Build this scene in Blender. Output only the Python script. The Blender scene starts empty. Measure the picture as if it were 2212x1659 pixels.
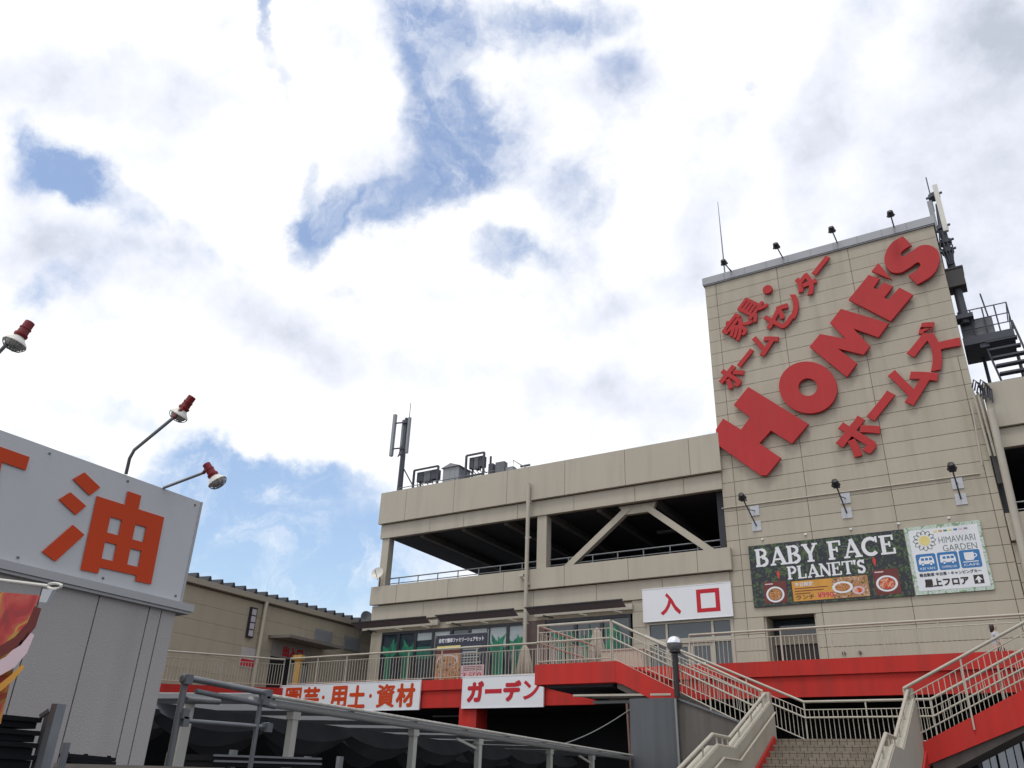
import bpy, bmesh, math, random
from mathutils import Vector, Matrix, Euler
random.seed(7)
sc = bpy.context.scene
COL = sc.collection
PI = math.pi

# ------------------------------------------------------------------ camera
FPX, CX, CY, EYE = 1768.0, 1106.0, 829.5, 1.6
_z = Vector((129, 3545, -1768)).normalized()
_y = Vector((1196, -925, -1768)); _y = (_y - _y.dot(_z) * _z).normalized()
_x = _y.cross(_z)
RW = Matrix((_x, _y, _z))            # camera axes -> world axes
cam_d = bpy.data.cameras.new('camera'); cam = bpy.data.objects.new('camera', cam_d); COL.objects.link(cam)
cam.matrix_world = Matrix.Translation((0, 0, EYE)) @ RW.to_4x4()
cam_d.sensor_width = 36; cam_d.lens = 36 * FPX / 2212; cam_d.clip_start = 0.05; cam_d.clip_end = 2000
sc.camera = cam
def ray(u, v): return RW @ Vector((u - CX, CY - v, -FPX))
def onY(u, v, Y): d = ray(u, v); p = d * (Y / d.y); p.z += EYE; return p
def onX(u, v, X): d = ray(u, v); p = d * (X / d.x); p.z += EYE; return p

# ------------------------------------------------------------------ sky
sc.view_settings.view_transform = 'Standard'; sc.view_settings.look = 'None'
sc.view_settings.gamma = 1; sc.view_settings.use_curve_mapping = False
sc.view_settings.exposure = 0.1
SUN_EL, SUN_AZ = math.radians(66), math.radians(172)     # high behind the camera and veiled by cloud
world = bpy.data.worlds.new('World'); sc.world = world; world.use_nodes = True
wn = world.node_tree; wn.nodes.clear(); WL = wn.links.new
def W(t, **k):
    n = wn.nodes.new(t)
    for a, b in k.items(): setattr(n, a, b)
    return n
def wmath(op, a, b=None, c=None, clamp=False):
    n = W('ShaderNodeMath', operation=op, use_clamp=clamp)
    for i, v in enumerate((a, b, c)):
        if v is None: continue
        if isinstance(v, (int, float)): n.inputs[i].default_value = v
        else: WL(v, n.inputs[i])
    return n.outputs[0]
geo = W('ShaderNodeTexCoord')
dirv = geo.outputs['Generated']
def wnoise(scale, detail, rough, vec, dist=0.0):
    n = W('ShaderNodeTexNoise'); n.inputs['Scale'].default_value = scale; n.inputs['Detail'].default_value = detail
    n.inputs['Roughness'].default_value = rough; n.inputs['Distortion'].default_value = dist; WL(vec, n.inputs['Vector']); return n
nz = wnoise(5.5, 7, 0.6, dirv)
sub = W('ShaderNodeVectorMath', operation='SUBTRACT'); WL(nz.outputs['Color'], sub.inputs[0]); sub.inputs[1].default_value = (.5, .5, .5)
sca = W('ShaderNodeVectorMath', operation='SCALE'); WL(sub.outputs[0], sca.inputs[0]); sca.inputs['Scale'].default_value = 0.17
add = W('ShaderNodeVectorMath', operation='ADD'); WL(dirv, add.inputs[0]); WL(sca.outputs[0], add.inputs[1])
warped = add.outputs[0]
fbm = wnoise(7.0, 9, 0.62, dirv).outputs['Fac']
fbm2 = wnoise(2.6, 6, 0.55, dirv, 0.3).outputs['Fac']
def blob(u, v, a, b, rot, wgt):
    """An oval patch of sky round one direction; 1 at its middle, 0 beyond its rim."""
    c = ray(u, v).normalized()
    t1 = (ray(u + 10 * math.cos(rot), v + 10 * math.sin(rot)).normalized() - c); t1 = (t1 - t1.dot(c) * c).normalized()
    t2 = c.cross(t1)
    m = Matrix((t1, t2, c)).transposed()
    k = FPX * (1 + ((u - CX) ** 2 + (v - CY) ** 2) / FPX ** 2) ** 0.5
    mp = W('ShaderNodeMapping', vector_type='TEXTURE'); WL(warped, mp.inputs[0])
    mp.inputs[1].default_value = c; mp.inputs[2].default_value = m.to_euler(); mp.inputs[3].default_value = (a / k, b / k, 0.5)
    ln = W('ShaderNodeVectorMath', operation='LENGTH'); WL(mp.outputs[0], ln.inputs[0])
    mr = W('ShaderNodeMapRange', interpolation_type='SMOOTHSTEP'); WL(ln.outputs['Value'], mr.inputs[0])
    mr.inputs[1].default_value = 1.5; mr.inputs[2].default_value = 0.2; mr.inputs[3].default_value = 0; mr.inputs[4].default_value = wgt
    return mr.outputs[0]
HOLES = [(900, 40, 90, 120, .3, 1.1), (1150, 25, 210, 70, -.2, 1.1), (965, 190, 95, 140, 0, 1.2), (985, 340, 110, 110, 0, 1), (890, 440, 140, 60, -.3, .9),
         (760, 445, 110, 55, -.2, 1), (705, 505, 60, 80, 0, 1), (1092, 532, 85, 52, 0, 1), (140, 385, 100, 70, .25, 1.1), (90, 300, 50, 60, 0, .65), (200, 430, 70, 60, .4, .7),
         (300, 490, 110, 40, .3, .55), (60, 655, 100, 36, -.2, .6), (602, 40, 16, 80, 0, .7), (606, 240, 24, 110, .12, .6), (655, 370, 36, 60, 0, .7),
         (660, 1180, 340, 170, .2, 1.4), (440, 1060, 170, 120, .3, 1.2), (240, 885, 190, 42, .2, .75), (510, 600, 80, 34, .5, .5), (800, 640, 70, 28, 0, .5), (600, 1010, 190, 40, .15, .9),
         (1645, 150, 30, 22, 0, .6), (1500, 950, 90, 34, 0, .55), (330, 800, 80, 20, .3, .45), (860, 330, 70, 80, 0, .5), (1320, 130, 80, 60, 0, .6), (1215, 400, 90, 50, 0, .5), (100, 960, 110, 30, .3, .55), (1460, 20, 50, 30, 0, .4)]
GREY = [(2130, 420, 260, 420, .1, .5), (230, 200, 280, 80, .1, .6), (940, 800, 300, 60, .1, .4), (1780, 250, 70, 240, .1, .5), (1250, 880, 330, 70, -.2, .35), (330, 350, 140, 100, 0, .4),
        (560, 720, 220, 70, .1, .4), (1350, 640, 230, 60, -.3, .35), (1290, 160, 150, 70, 0, .5), (820, 350, 130, 80, 0, .55), (2150, 60, 160, 90, 0, .5), (1500, 470, 100, 160, 0, .3), (80, 560, 140, 60, 0, .35), (420, 600, 160, 50, .3, .35), (1000, 620, 200, 40, 0, .3)]
def total(lst):
    s = None
    for b in lst:
        o = blob(*b); s = o if s is None else wmath('ADD', s, o)
    return s
hole = total(HOLES)
fbm3 = wnoise(3.4, 5, 0.5, dirv).outputs['Fac']
hn = wmath('ADD', hole, wmath('ADD', wmath('MULTIPLY', wmath('SUBTRACT', fbm, .5), 1.8), wmath('MULTIPLY', wmath('SUBTRACT', fbm3, .5), .6)))
mr = W('ShaderNodeMapRange', interpolation_type='SMOOTHSTEP'); WL(hn, mr.inputs[0])
for i, v in enumerate((.06, 1.3, 0, 1)): mr.inputs[i + 1].default_value = v
wm = W('ShaderNodeMapRange', interpolation_type='SMOOTHSTEP'); WL(wnoise(13, 8, .62, warped, .6).outputs['Fac'], wm.inputs[0])
for i, v in enumerate((.42, .74, .9, .42)): wm.inputs[i + 1].default_value = v
holemask = wmath('MULTIPLY', mr.outputs[0], wm.outputs[0])
grey = wmath('ADD', total(GREY), wmath('MULTIPLY', wmath('SUBTRACT', fbm2, .44), 1.15))
sx = W('ShaderNodeSeparateXYZ'); WL(dirv, sx.inputs[0])
east = W('ShaderNodeMapRange', interpolation_type='SMOOTHSTEP'); WL(sx.outputs[0], east.inputs[0])
for i, v in enumerate((-.1, .6, 0, .75)): east.inputs[i + 1].default_value = v      # the cover thickens to the right, as it does across the frame
grey = wmath('ADD', grey, east.outputs[0])
grey = wmath('ADD', grey, wmath('MULTIPLY', wmath('SUBTRACT', fbm, .5), 1.7), clamp=True)
cr = W('ShaderNodeValToRGB'); WL(grey, cr.inputs[0])
e = cr.color_ramp.elements
e[0].position = 0.0; e[0].color = (.985, .99, 1.0, 1); e[1].position = 1.0; e[1].color = (.50, .54, .62, 1)
x = e.new(.5); x.color = (.76, .79, .88, 1)
cl = W('ShaderNodeVectorMath', operation='SCALE'); WL(cr.outputs[0], cl.inputs[0]); cl.inputs['Scale'].default_value = 10.7
sky = W('ShaderNodeTexSky', sky_type='NISHITA', sun_disc=False); sky.sun_elevation = SUN_EL; sky.sun_rotation = SUN_AZ
sky.air_density = 1.3; sky.dust_density = 2.2; sky.ozone_density = 1.6
skym = W('ShaderNodeVectorMath', operation='MULTIPLY'); WL(sky.outputs[0], skym.inputs[0]); skym.inputs[1].default_value = (1.5, 1.62, 1.78)
mx = W('ShaderNodeMix', data_type='RGBA'); WL(holemask, mx.inputs[0]); WL(cl.outputs[0], mx.inputs[6]); WL(skym.outputs[0], mx.inputs[7])
bg = W('ShaderNodeBackground'); WL(mx.outputs[2], bg.inputs[0]); bg.inputs[1].default_value = 0.1
wo = W('ShaderNodeOutputWorld'); WL(bg.outputs[0], wo.inputs[0])
sun_d = bpy.data.lights.new('sun', 'SUN'); sun_d.energy = 1.0; sun_d.angle = math.radians(14); sun_d.color = (1, .96, .9)
sun = bpy.data.objects.new('sun', sun_d); COL.objects.link(sun)
sd = Vector((math.sin(SUN_AZ) * math.cos(SUN_EL), math.cos(SUN_AZ) * math.cos(SUN_EL), math.sin(SUN_EL)))
sun.rotation_euler = sd.to_track_quat('Z', 'Y').to_euler()

# ------------------------------------------------------------------ materials
def mat(name, col, rough=.7, metal=0., var=.12, vscale=1.2, streak=0., bump=0., bscale=60, spec=.5, rnd=0., dirt=None, alpha=1., trans=0.):
    m = bpy.data.materials.new(name); m.use_nodes = True
    nt = m.node_tree; n = nt.nodes; L = nt.links.new
    b = n['Principled BSDF']; b.inputs['Roughness'].default_value = rough; b.inputs['Metallic'].default_value = metal
    b.inputs['Specular IOR Level'].default_value = spec; b.inputs['Alpha'].default_value = alpha; b.inputs['Transmission Weight'].default_value = trans
    g = n.new('ShaderNodeNewGeometry')
    def noise(scale, detail, vec):
        t = n.new('ShaderNodeTexNoise'); t.inputs['Scale'].default_value = scale; t.inputs['Detail'].default_value = detail; L(vec, t.inputs['Vector']); return t.outputs['Fac']
    def M(op, a, bb):
        q = n.new('ShaderNodeMath'); q.operation = op
        for i, v in enumerate((a, bb)):
            if isinstance(v, (int, float)): q.inputs[i].default_value = v
            else: L(v, q.inputs[i])
        return q.outputs[0]
    f = M('ADD', 1, M('MULTIPLY', M('SUBTRACT', noise(vscale, 6, g.outputs['Position']), .5), 2 * var))
    if streak:
        mp = n.new('ShaderNodeMapping'); L(g.outputs['Position'], mp.inputs[0]); mp.inputs[3].default_value = (3.2, 3.2, .16)
        f = M('MULTIPLY', f, M('ADD', 1, M('MULTIPLY', M('SUBTRACT', noise(1.6, 6, mp.outputs[0]), .5), 2 * streak)))
    if rnd:
        oi = n.new('ShaderNodeObjectInfo')
        f = M('MULTIPLY', f, M('ADD', 1, M('MULTIPLY', M('SUBTRACT', oi.outputs['Random'], .5), 2 * rnd)))
    sc_ = n.new('ShaderNodeVectorMath'); sc_.operation = 'SCALE'; sc_.inputs[0].default_value = col; L(f, sc_.inputs['Scale'])
    out = sc_.outputs[0]
    if dirt:
        mp = n.new('ShaderNodeMapping'); L(g.outputs['Position'], mp.inputs[0]); mp.inputs[3].default_value = (2.2, 2.2, .22)
        r = n.new('ShaderNodeMapRange'); L(noise(1.1, 8, mp.outputs[0]), r.inputs[0]); r.inputs[1].default_value = .5; r.inputs[2].default_value = .78; r.inputs[4].default_value = dirt[3]
        mxx = n.new('ShaderNodeMix'); mxx.data_type = 'RGBA'; L(r.outputs[0], mxx.inputs[0]); L(out, mxx.inputs[6]); mxx.inputs[7].default_value = (*dirt[:3], 1); out = mxx.outputs[2]
    L(out, b.inputs['Base Color'])
    if bump:
        bp = n.new('ShaderNodeBump'); bp.inputs['Strength'].default_value = bump; bp.inputs['Distance'].default_value = .02
        L(noise(bscale, 5, g.outputs['Position']), bp.inputs['Height']); L(bp.outputs[0], b.inputs['Normal'])
    return m
TAN = mat('tan_cladding', (.47, .422, .335), .75, var=.06, vscale=.5, streak=.08, bump=.12, bscale=40, rnd=.025, dirt=(.27, .235, .17, .4))
JOINT = mat('dark_joint', (.22, .195, .155), .9)
PARA = mat('beige_parapet', (.475, .432, .35), .7, var=.06, vscale=.4, streak=.05, bump=.08, rnd=.02, dirt=(.29, .265, .21, .3))
WING = mat('ochre_siding', (.43, .375, .275), .75, var=.06, vscale=.4, streak=.05, bump=.1, rnd=.03, dirt=(.24, .21, .16, .25))
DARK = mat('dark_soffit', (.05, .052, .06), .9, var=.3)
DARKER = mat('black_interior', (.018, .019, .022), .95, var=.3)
BEAM = mat('soffit_beam_paint', (.16, .15, .14), .8)
RED = mat('red_paint', (.55, .038, .03), .65, spec=.2, var=.14, vscale=.8, streak=.16, bump=.06, dirt=(.26, .05, .045, .5))
LETTER = mat('red_letter', (.50, .040, .042), .6, spec=.25, var=.1, vscale=.7, streak=.1, dirt=(.36, .05, .05, .4))
LETTERSIDE = mat('red_letter_side', (.36, .035, .04), .5)
SIGNRED = mat('sign_red_print', (.55, .03, .045), .6, spec=.2, var=.04)
ORANGE = mat('orange_red_print', (.60, .065, .016), .6, spec=.2, var=.06)
WHITE = mat('white_board', (.80, .82, .85), .45, var=.03, streak=.02)
WHITEP = mat('white_print', (.82, .83, .86), .5, var=.02)
SHEDSIGN = mat('grey_white_board', (.56, .565, .57), .5, var=.04, vscale=.8, streak=.03)
SHEDW = mat('grey_wall_panel', (.43, .405, .385), .75, var=.05, vscale=2, streak=.07, bump=.2, bscale=90, rnd=.03, dirt=(.26, .25, .235, .35))
TRIM = mat('grey_trim_metal', (.40, .40, .40), .45, metal=.2, var=.08)
GALV = mat('galvanised_steel', (.22, .23, .24), .5, metal=.6, var=.25, vscale=6)
GALVD = mat('weathered_steel', (.16, .17, .18), .6, metal=.3, var=.3, vscale=5)
CREAM = mat('cream_rail_paint', (.47, .435, .36), .45, var=.1, vscale=4, dirt=(.32, .25, .17, .35))
CREAMW = mat('cream_stair_wall', (.46, .43, .345), .75, var=.06, vscale=.8, streak=.05, bump=.2, bscale=50, dirt=(.25, .22, .17, .3))
CONC = mat('stained_concrete', (.135, .12, .106), .85, var=.22, vscale=.9, streak=.35, bump=.2, bscale=30, dirt=(.06, .052, .048, .6))
CONCB = mat('blue_grey_concrete', (.10, .107, .115), .8, var=.15, vscale=.9, streak=.3, bump=.15, bscale=30, dirt=(.06, .065, .07, .5))
ASPH = mat('asphalt', (.055, .055, .055), .9, var=.2, vscale=2, bump=.3, bscale=120)
TILE = mat('brown_stair_tile', (.235, .20, .155), .8, var=.2, vscale=8, rnd=.14)
GROUT = mat('stair_grout', (.13, .11, .09), .9)
BLACK = mat('black_metal', (.02, .02, .023), .5, var=.2)
BLACKP = mat('black_plastic', (.012, .0125, .015), .7, var=.2, spec=.15)
PURPLE = mat('dark_awning_cloth', (.19, .15, .165), .85, var=.1, streak=.08)
GLASS = mat('dark_window_glass', (.03, .05, .065), .06, var=.3, vscale=.7, spec=.8)
FRAME = mat('dark_window_frame', (.025, .027, .035), .4)
GREEN = mat('green_leaf_film', (.014, .25, .125), .5, var=.35, vscale=1.5, rnd=.15)
GREEND = mat('teal_film', (.015, .13, .09), .5, var=.35, vscale=1.2)
BLIND = mat('pale_blind', (.42, .48, .50), .8, var=.15, vscale=2)
BROWN = mat('brown_brick_wall', (.13, .095, .085), .85, var=.2, vscale=3)
GREYM = mat('grey_louvre', (.28, .29, .29), .6, metal=.2)
ANT = mat('antenna_grey', (.30, .31, .33), .5, var=.1)
ANTD = mat('mast_dark_steel', (.075, .08, .10), .6, metal=.2, var=.2)
COPING = mat('coping_metal', (.33, .34, .36), .45, metal=.4, var=.1)
LAMPRED = mat('dark_red_lamp_socket', (.22, .012, .014), .4, var=.15, vscale=8)
LAMPWH = mat('white_reflector', (.72, .70, .63), .4, var=.08)
LAMPGL = mat('lamp_glass_clear', (.50, .48, .42), .15)
MESHW = mat('white_fixing_plate', (.55, .57, .60), .5, var=.05)
YELLOW = mat('yellow_paint', (.55, .33, .07), .5, var=.1)
ROOFSH = mat('translucent_roof_sheet', (.45, .46, .47), .5, var=.2, vscale=2)
NET = mat('grey_shade_cloth', (.07, .073, .085), .9, var=.35, vscale=2.2, alpha=1)
BACKDROP = mat('black_backdrop', (.012, .013, .015), .95, var=.4)  # black for the added sheets that stand in for darkness under the canopy
POSTW = mat('weathered_white_post', (.52, .51, .46), .6, var=.12, vscale=5, dirt=(.25, .22, .16, .45))
WOOD = mat('weathered_timber', (.22, .19, .155), .8, var=.3, vscale=6)
SKIN = mat('skin', (.55, .36, .27), .6, var=.04)
HAIR = mat('dark_brown_hair', (.035, .018, .014), .5)
TOP = mat('pale_grey_top', (.55, .56, .62), .85, var=.15, vscale=9)
BAGW = mat('white_bag_cloth', (.72, .73, .72), .8, var=.08)
BEIGEC = mat('beige_canvas', (.40, .345, .28), .9, var=.25, vscale=9, streak=.2)
BLUEP = mat('blue_print', (.035, .19, .46), .5, var=.08)
YELP = mat('yellow_print', (.78, .66, .25), .5, var=.12, vscale=5)
ORAP = mat('orange_print', (.68, .33, .05), .5, var=.25, vscale=3)
BROP = mat('dark_brown_print', (.035, .022, .02), .5, var=.1)
GREYP = mat('grey_green_print', (.17, .21, .18), .5)
NAVYP = mat('navy_print', (.03, .035, .06), .5, var=.2)
MAROON = mat('maroon_print', (.16, .03, .025), .5, var=.3, vscale=4)
PINKP = mat('pale_pink_print', (.72, .55, .60), .5, var=.1, vscale=5)
MAGENTA = mat('magenta_print', (.60, .03, .10), .5)
CARROT = mat('red_chilli_print', (.6, .06, .03), .5)

def ramp_mat(name, stops, scale, detail=6, rough=.55, dist=.4, vor=False, stretch=(1, 1, 1)):
    m = bpy.data.materials.new(name); m.use_nodes = True
    n = m.node_tree.nodes; L = m.node_tree.links.new; b = n['Principled BSDF']; b.inputs['Roughness'].default_value = rough
    g = n.new('ShaderNodeNewGeometry'); mp = n.new('ShaderNodeMapping'); mp.inputs[3].default_value = stretch; L(g.outputs['Position'], mp.inputs[0])
    t = n.new('ShaderNodeTexNoise'); t.inputs['Scale'].default_value = scale; t.inputs['Detail'].default_value = detail; t.inputs['Distortion'].default_value = dist; L(mp.outputs[0], t.inputs['Vector'])
    f = t.outputs['Fac']
    if vor:
        v = n.new('ShaderNodeTexVoronoi'); v.inputs['Scale'].default_value = scale * 2.2; L(mp.outputs[0], v.inputs['Vector'])
        q = n.new('ShaderNodeMath'); q.operation = 'MULTIPLY_ADD'; L(v.outputs['Distance'], q.inputs[0]); q.inputs[1].default_value = .55; L(f, q.inputs[2])
        q2 = n.new('ShaderNodeMath'); q2.operation = 'SUBTRACT'; L(q.outputs[0], q2.inputs[0]); q2.inputs[1].default_value = .22; f = q2.outputs[0]
    r = n.new('ShaderNodeValToRGB'); L(f, r.inputs[0]); el = r.color_ramp.elements
    el[0].position, el[0].color = stops[0][0], (*stops[0][1], 1); el[1].position, el[1].color = stops[-1][0], (*stops[-1][1], 1)
    for p, c in stops[1:-1]: k = el.new(p); k.color = (*c, 1)
    L(r.outputs[0], b.inputs['Base Color']); return m
LEAFP = ramp_mat('printed_foliage', [(.28, (.16, .20, .16)), (.36, (.03, .03, .045)), (.50, (.022, .026, .036)), (.55, (.035, .065, .04)), (.60, (.12, .18, .06)), (.635, (.03, .045, .045)), (.69, (.08, .13, .05)), (.76, (.36, .44, .30))], 3.0, detail=9, dist=2.6)
EDGEP = ramp_mat('printed_pale_foliage', [(.35, (.62, .68, .72)), (.5, (.42, .55, .38)), (.6, (.70, .76, .78)), (.7, (.25, .38, .22))], 4, vor=True)
FOOD = ramp_mat('printed_food', [(.3, (.12, .03, .015)), (.45, (.38, .15, .04)), (.56, (.55, .33, .08)), (.66, (.5, .07, .03)), (.8, (.65, .55, .4))], 9, vor=True)
FOODR = ramp_mat('printed_red_pasta', [(.3, (.4, .02, .015)), (.5, (.62, .09, .05)), (.65, (.7, .25, .12)), (.8, (.75, .55, .4))], 8, vor=True)
FLAGM = ramp_mat('printed_fruit_cloth', [(.30, (.30, .05, .05)), (.40, (.48, .05, .05)), (.48, (.56, .10, .08)), (.53, (.50, .14, .05)), (.58, (.58, .38, .08)), (.63, (.58, .12, .07)), (.72, (.52, .05, .06)), (.82, (.70, .50, .44))], 6.5, detail=3, dist=.8)
BULKP = ramp_mat('printed_spread', [(.3, (.06, .03, .02)), (.45, (.35, .16, .05)), (.55, (.5, .38, .16)), (.63, (.42, .08, .05)), (.8, (.62, .55, .38))], 8, vor=True)

# ------------------------------------------------------------------ mesh helpers
class MB:
    def __init__(s): s.v = []; s.f = []
    def add(s, vs, fs):
        k = len(s.v); s.v += [tuple(p) for p in vs]; s.f += [tuple(k + i for i in f) for f in fs]; return s
    def box(s, x0, x1, y0, y1, z0, z1):
        return s.add([(x0, y0, z0), (x1, y0, z0), (x1, y1, z0), (x0, y1, z0), (x0, y0, z1), (x1, y0, z1), (x1, y1, z1), (x0, y1, z1)],
                     [(0, 3, 2, 1), (4, 5, 6, 7), (0, 1, 5, 4), (1, 2, 6, 5), (2, 3, 7, 6), (3, 0, 4, 7)])
    def prism(s, pts, off):
        """Closed polygon of 3D points pushed along OFF."""
        n = len(pts); off = Vector(off); vs = [Vector(p) for p in pts] + [Vector(p) + off for p in pts]
        return s.add(vs, [tuple(range(n)), tuple(range(2 * n - 1, n - 1, -1))] + [(i, i + n, (i + 1) % n + n, (i + 1) % n) for i in range(n)])
    def flat(s, pts): return s.add(pts, [tuple(range(len(pts)))])
    def bar(s, a, b, w, h=None, up=(0, 0, 1)):
        a, b = Vector(a), Vector(b); h = h or w; d = (b - a).normalized(); up = Vector(up)
        if abs(d.dot(up)) > .98: up = Vector((0, 1, 0))
        sd_ = d.cross(up).normalized(); u2 = sd_.cross(d)
        o = [sd_ * (i * w / 2) + u2 * (j * h / 2) for i, j in ((-1, -1), (1, -1), (1, 1), (-1, 1))]
        return s.add([a + q for q in o] + [b + q for q in o], [(3, 2, 1, 0), (4, 5, 6, 7)] + [(i, (i + 1) % 4, (i + 1) % 4 + 4, i + 4) for i in range(4)])
    def tube(s, pts, r, seg=10):
        pts = [Vector(p) for p in pts]; n = len(pts); rs = r if isinstance(r, (list, tuple)) else [r] * n; vs = []; fs = []
        for i, p in enumerate(pts):
            d = (pts[min(i + 1, n - 1)] - pts[max(i - 1, 0)]).normalized(); up = Vector((0, 0, 1)) if abs(d.z) < .95 else Vector((1, 0, 0))
            a = d.cross(up).normalized(); b = a.cross(d)
            vs += [p + (a * math.cos(2 * PI * k / seg) + b * math.sin(2 * PI * k / seg)) * rs[i] for k in range(seg)]
        for i in range(n - 1):
            for k in range(seg): fs.append((i * seg + k, i * seg + (k + 1) % seg, (i + 1) * seg + (k + 1) % seg, (i + 1) * seg + k))
        fs += [tuple(range(seg - 1, -1, -1)), tuple((n - 1) * seg + k for k in range(seg))]
        return s.add(vs, fs)
    def lathe(s, c, axis, prof, seg=20):
        """prof: (distance along axis, radius)."""
        c = Vector(c); d = Vector(axis).normalized()
        return s.tube_prof([c + d * h for h, r in prof], [r for h, r in prof], d, seg)
    def tube_prof(s, pts, rs, d, seg):
        up = Vector((0, 0, 1)) if abs(d.z) < .95 else Vector((1, 0, 0)); a = d.cross(up).normalized(); b = a.cross(d); vs = []; fs = []; n = len(pts)
        for p, r in zip(pts, rs): vs += [p + (a * math.cos(2 * PI * k / seg) + b * math.sin(2 * PI * k / seg)) * max(r, .0005) for k in range(seg)]
        for i in range(n - 1):
            for k in range(seg): fs.append((i * seg + k, i * seg + (k + 1) % seg, (i + 1) * seg + (k + 1) % seg, (i + 1) * seg + k))
        fs += [tuple(range(seg - 1, -1, -1)), tuple((n - 1) * seg + k for k in range(seg))]
        return s.add(vs, fs)
    def mesh(s, name, m, smooth=False):
        me = bpy.data.meshes.new(name); me.from_pydata(s.v, [], s.f); me.update()
        bm = bmesh.new(); bm.from_mesh(me); bmesh.ops.recalc_face_normals(bm, faces=bm.faces); bm.to_mesh(me); bm.free()
        for q in (m if isinstance(m, (list, tuple)) else [m]): me.materials.append(q)
        if smooth:
            me.polygons.foreach_set('use_smooth', [True] * len(me.polygons)); me.set_sharp_from_angle(angle=math.radians(40))
        return me
LOC = {}
def put(o, parent):
    COL.objects.link(o)
    if parent is not None:
        o.parent = parent; o.matrix_parent_inverse = Matrix.Translation(-LOC.get(parent.name, Vector()))
    return o
def obj(name, mb, m, parent=None, smooth=False):
    return put(bpy.data.objects.new(name, mb.mesh(name, m, smooth)), parent)
def tag(o, label=None, cat=None, group=None, kind=None):
    for k, v in (('label', label), ('category', cat), ('group', group), ('kind', kind)):
        if v: o[k] = v
    return o
def thing(name, label, cat, loc=(0, 0, 0), group=None):
    o = bpy.data.objects.new(name, None); COL.objects.link(o); o.location = loc; o.empty_display_size = .2
    LOC[o.name] = Vector(loc); return tag(o, label, cat, group)
CACHE = {}
def piece(name, parent, x0, x1, y0, y1, z0, z1, m):
    """A box of its own that shares its mesh with boxes of the same size."""
    k = (name, round(x1 - x0, 3), round(y1 - y0, 3), round(z1 - z0, 3), m.name)
    if k not in CACHE: CACHE[k] = MB().box(-k[1] / 2, k[1] / 2, -k[2] / 2, k[2] / 2, -k[3] / 2, k[3] / 2).mesh(name, m)
    o = bpy.data.objects.new(name, CACHE[k]); o.location = ((x0 + x1) / 2, (y0 + y1) / 2, (z0 + z1) / 2); return put(o, parent)
def inst(name, parent, me, loc, rot=(0, 0, 0)):
    o = bpy.data.objects.new(name, me); o.location = loc; o.rotation_euler = rot; return put(o, parent)

# text ------------------------------------------------------------
TXT = {}
def glyphs(s, bold):
    k = (s, bold)
    if k not in TXT:
        cu = bpy.data.curves.new('lettering', 'FONT'); cu.body = s; cu.size = 1; cu.offset = bold; cu.resolution_u = 3
        o = bpy.data.objects.new('lettering', cu); COL.objects.link(o)
        me = o.evaluated_get(bpy.context.evaluated_depsgraph_get()).to_mesh()
        TXT[k] = ([v.co.copy() for v in me.vertices], [tuple(p.vertices) for p in me.polygons])
        bpy.data.objects.remove(o); bpy.data.curves.remove(cu)
    return TXT[k]
def text_mb(s, bold, O, ex, ez, w, h, depth=0, n=None, mb=None):
    """Lettering fitted into the rectangle O, O+ex*w, O+ez*h (depth pushes it along n)."""
    vs, fs = glyphs(s, bold); mb = mb or MB()
    x0, x1 = min(v.x for v in vs), max(v.x for v in vs); y0, y1 = min(v.y for v in vs), max(v.y for v in vs)
    P = [Vector(O) + Vector(ex) * ((v.x - x0) / (x1 - x0) * w) + Vector(ez) * ((v.y - y0) / max(y1 - y0, 1e-6) * h) for v in vs]
    if not depth: return mb.add(P, fs)
    n = Vector(n) * depth; N = len(P); ed = {}
    for f in fs:
        for a, b in zip(f, f[1:] + f[:1]): ed[(a, b)] = 1
    side = [(a, b, b + N, a + N) for (a, b) in ed if (b, a) not in ed]
    return mb.add(P + [p + n for p in P], fs + [tuple(i + N for i in reversed(f)) for f in fs] + side)
def fat_text(s, fat, O, ex, ez, w, h, n=(0, -1, 0), depth=0):
    """Bold lettering: thin glyphs overlaid a stroke apart, each copy a hair in front of the last."""
    mb = MB(); n = Vector(n)
    for i in range(9):
        a = 2 * PI * i / 8; r = fat if i < 8 else 0
        o = Vector(O) + Vector(ex) * (fat + r * math.cos(a)) + Vector(ez) * (fat + r * math.sin(a)) + n * (.0007 * i)
        text_mb(s, 0, o, ex, ez, w - 2 * fat, h - 2 * fat, depth, -n, mb)
    return mb
def ktext(name, s, x, z, w, h, Y, m, parent, fat): return obj(name, fat_text(s, fat, (x, Y, z), (1, 0, 0), (0, 0, 1), w, h), m, parent)
def wtext(name, s, x, z, w, h, Y, m, parent, bold=.0):
    return obj(name, text_mb(s, bold, (x, Y, z), (1, 0, 0), (0, 0, 1), w, h), m, parent)
def rect(name, x0, x1, z0, z1, Y, m, parent): return obj(name, MB().flat([(x0, Y, z0), (x1, Y, z0), (x1, Y, z1), (x0, Y, z1)]), m, parent)
def disc(name, x, z, rx, rz, Y, m, parent, seg=24, inner=0.):
    o = [(x + rx * math.cos(2 * PI * k / seg), Y, z + rz * math.sin(2 * PI * k / seg)) for k in range(seg)]
    if not inner: return obj(name, MB().flat(o), m, parent)
    i = [(x + rx * inner * math.cos(2 * PI * k / seg), Y, z + rz * inner * math.sin(2 * PI * k / seg)) for k in range(seg)]
    return obj(name, MB().add(o + i, [(k, (k + 1) % seg, (k + 1) % seg + seg, k + seg) for k in range(seg)]), m, parent)

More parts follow.
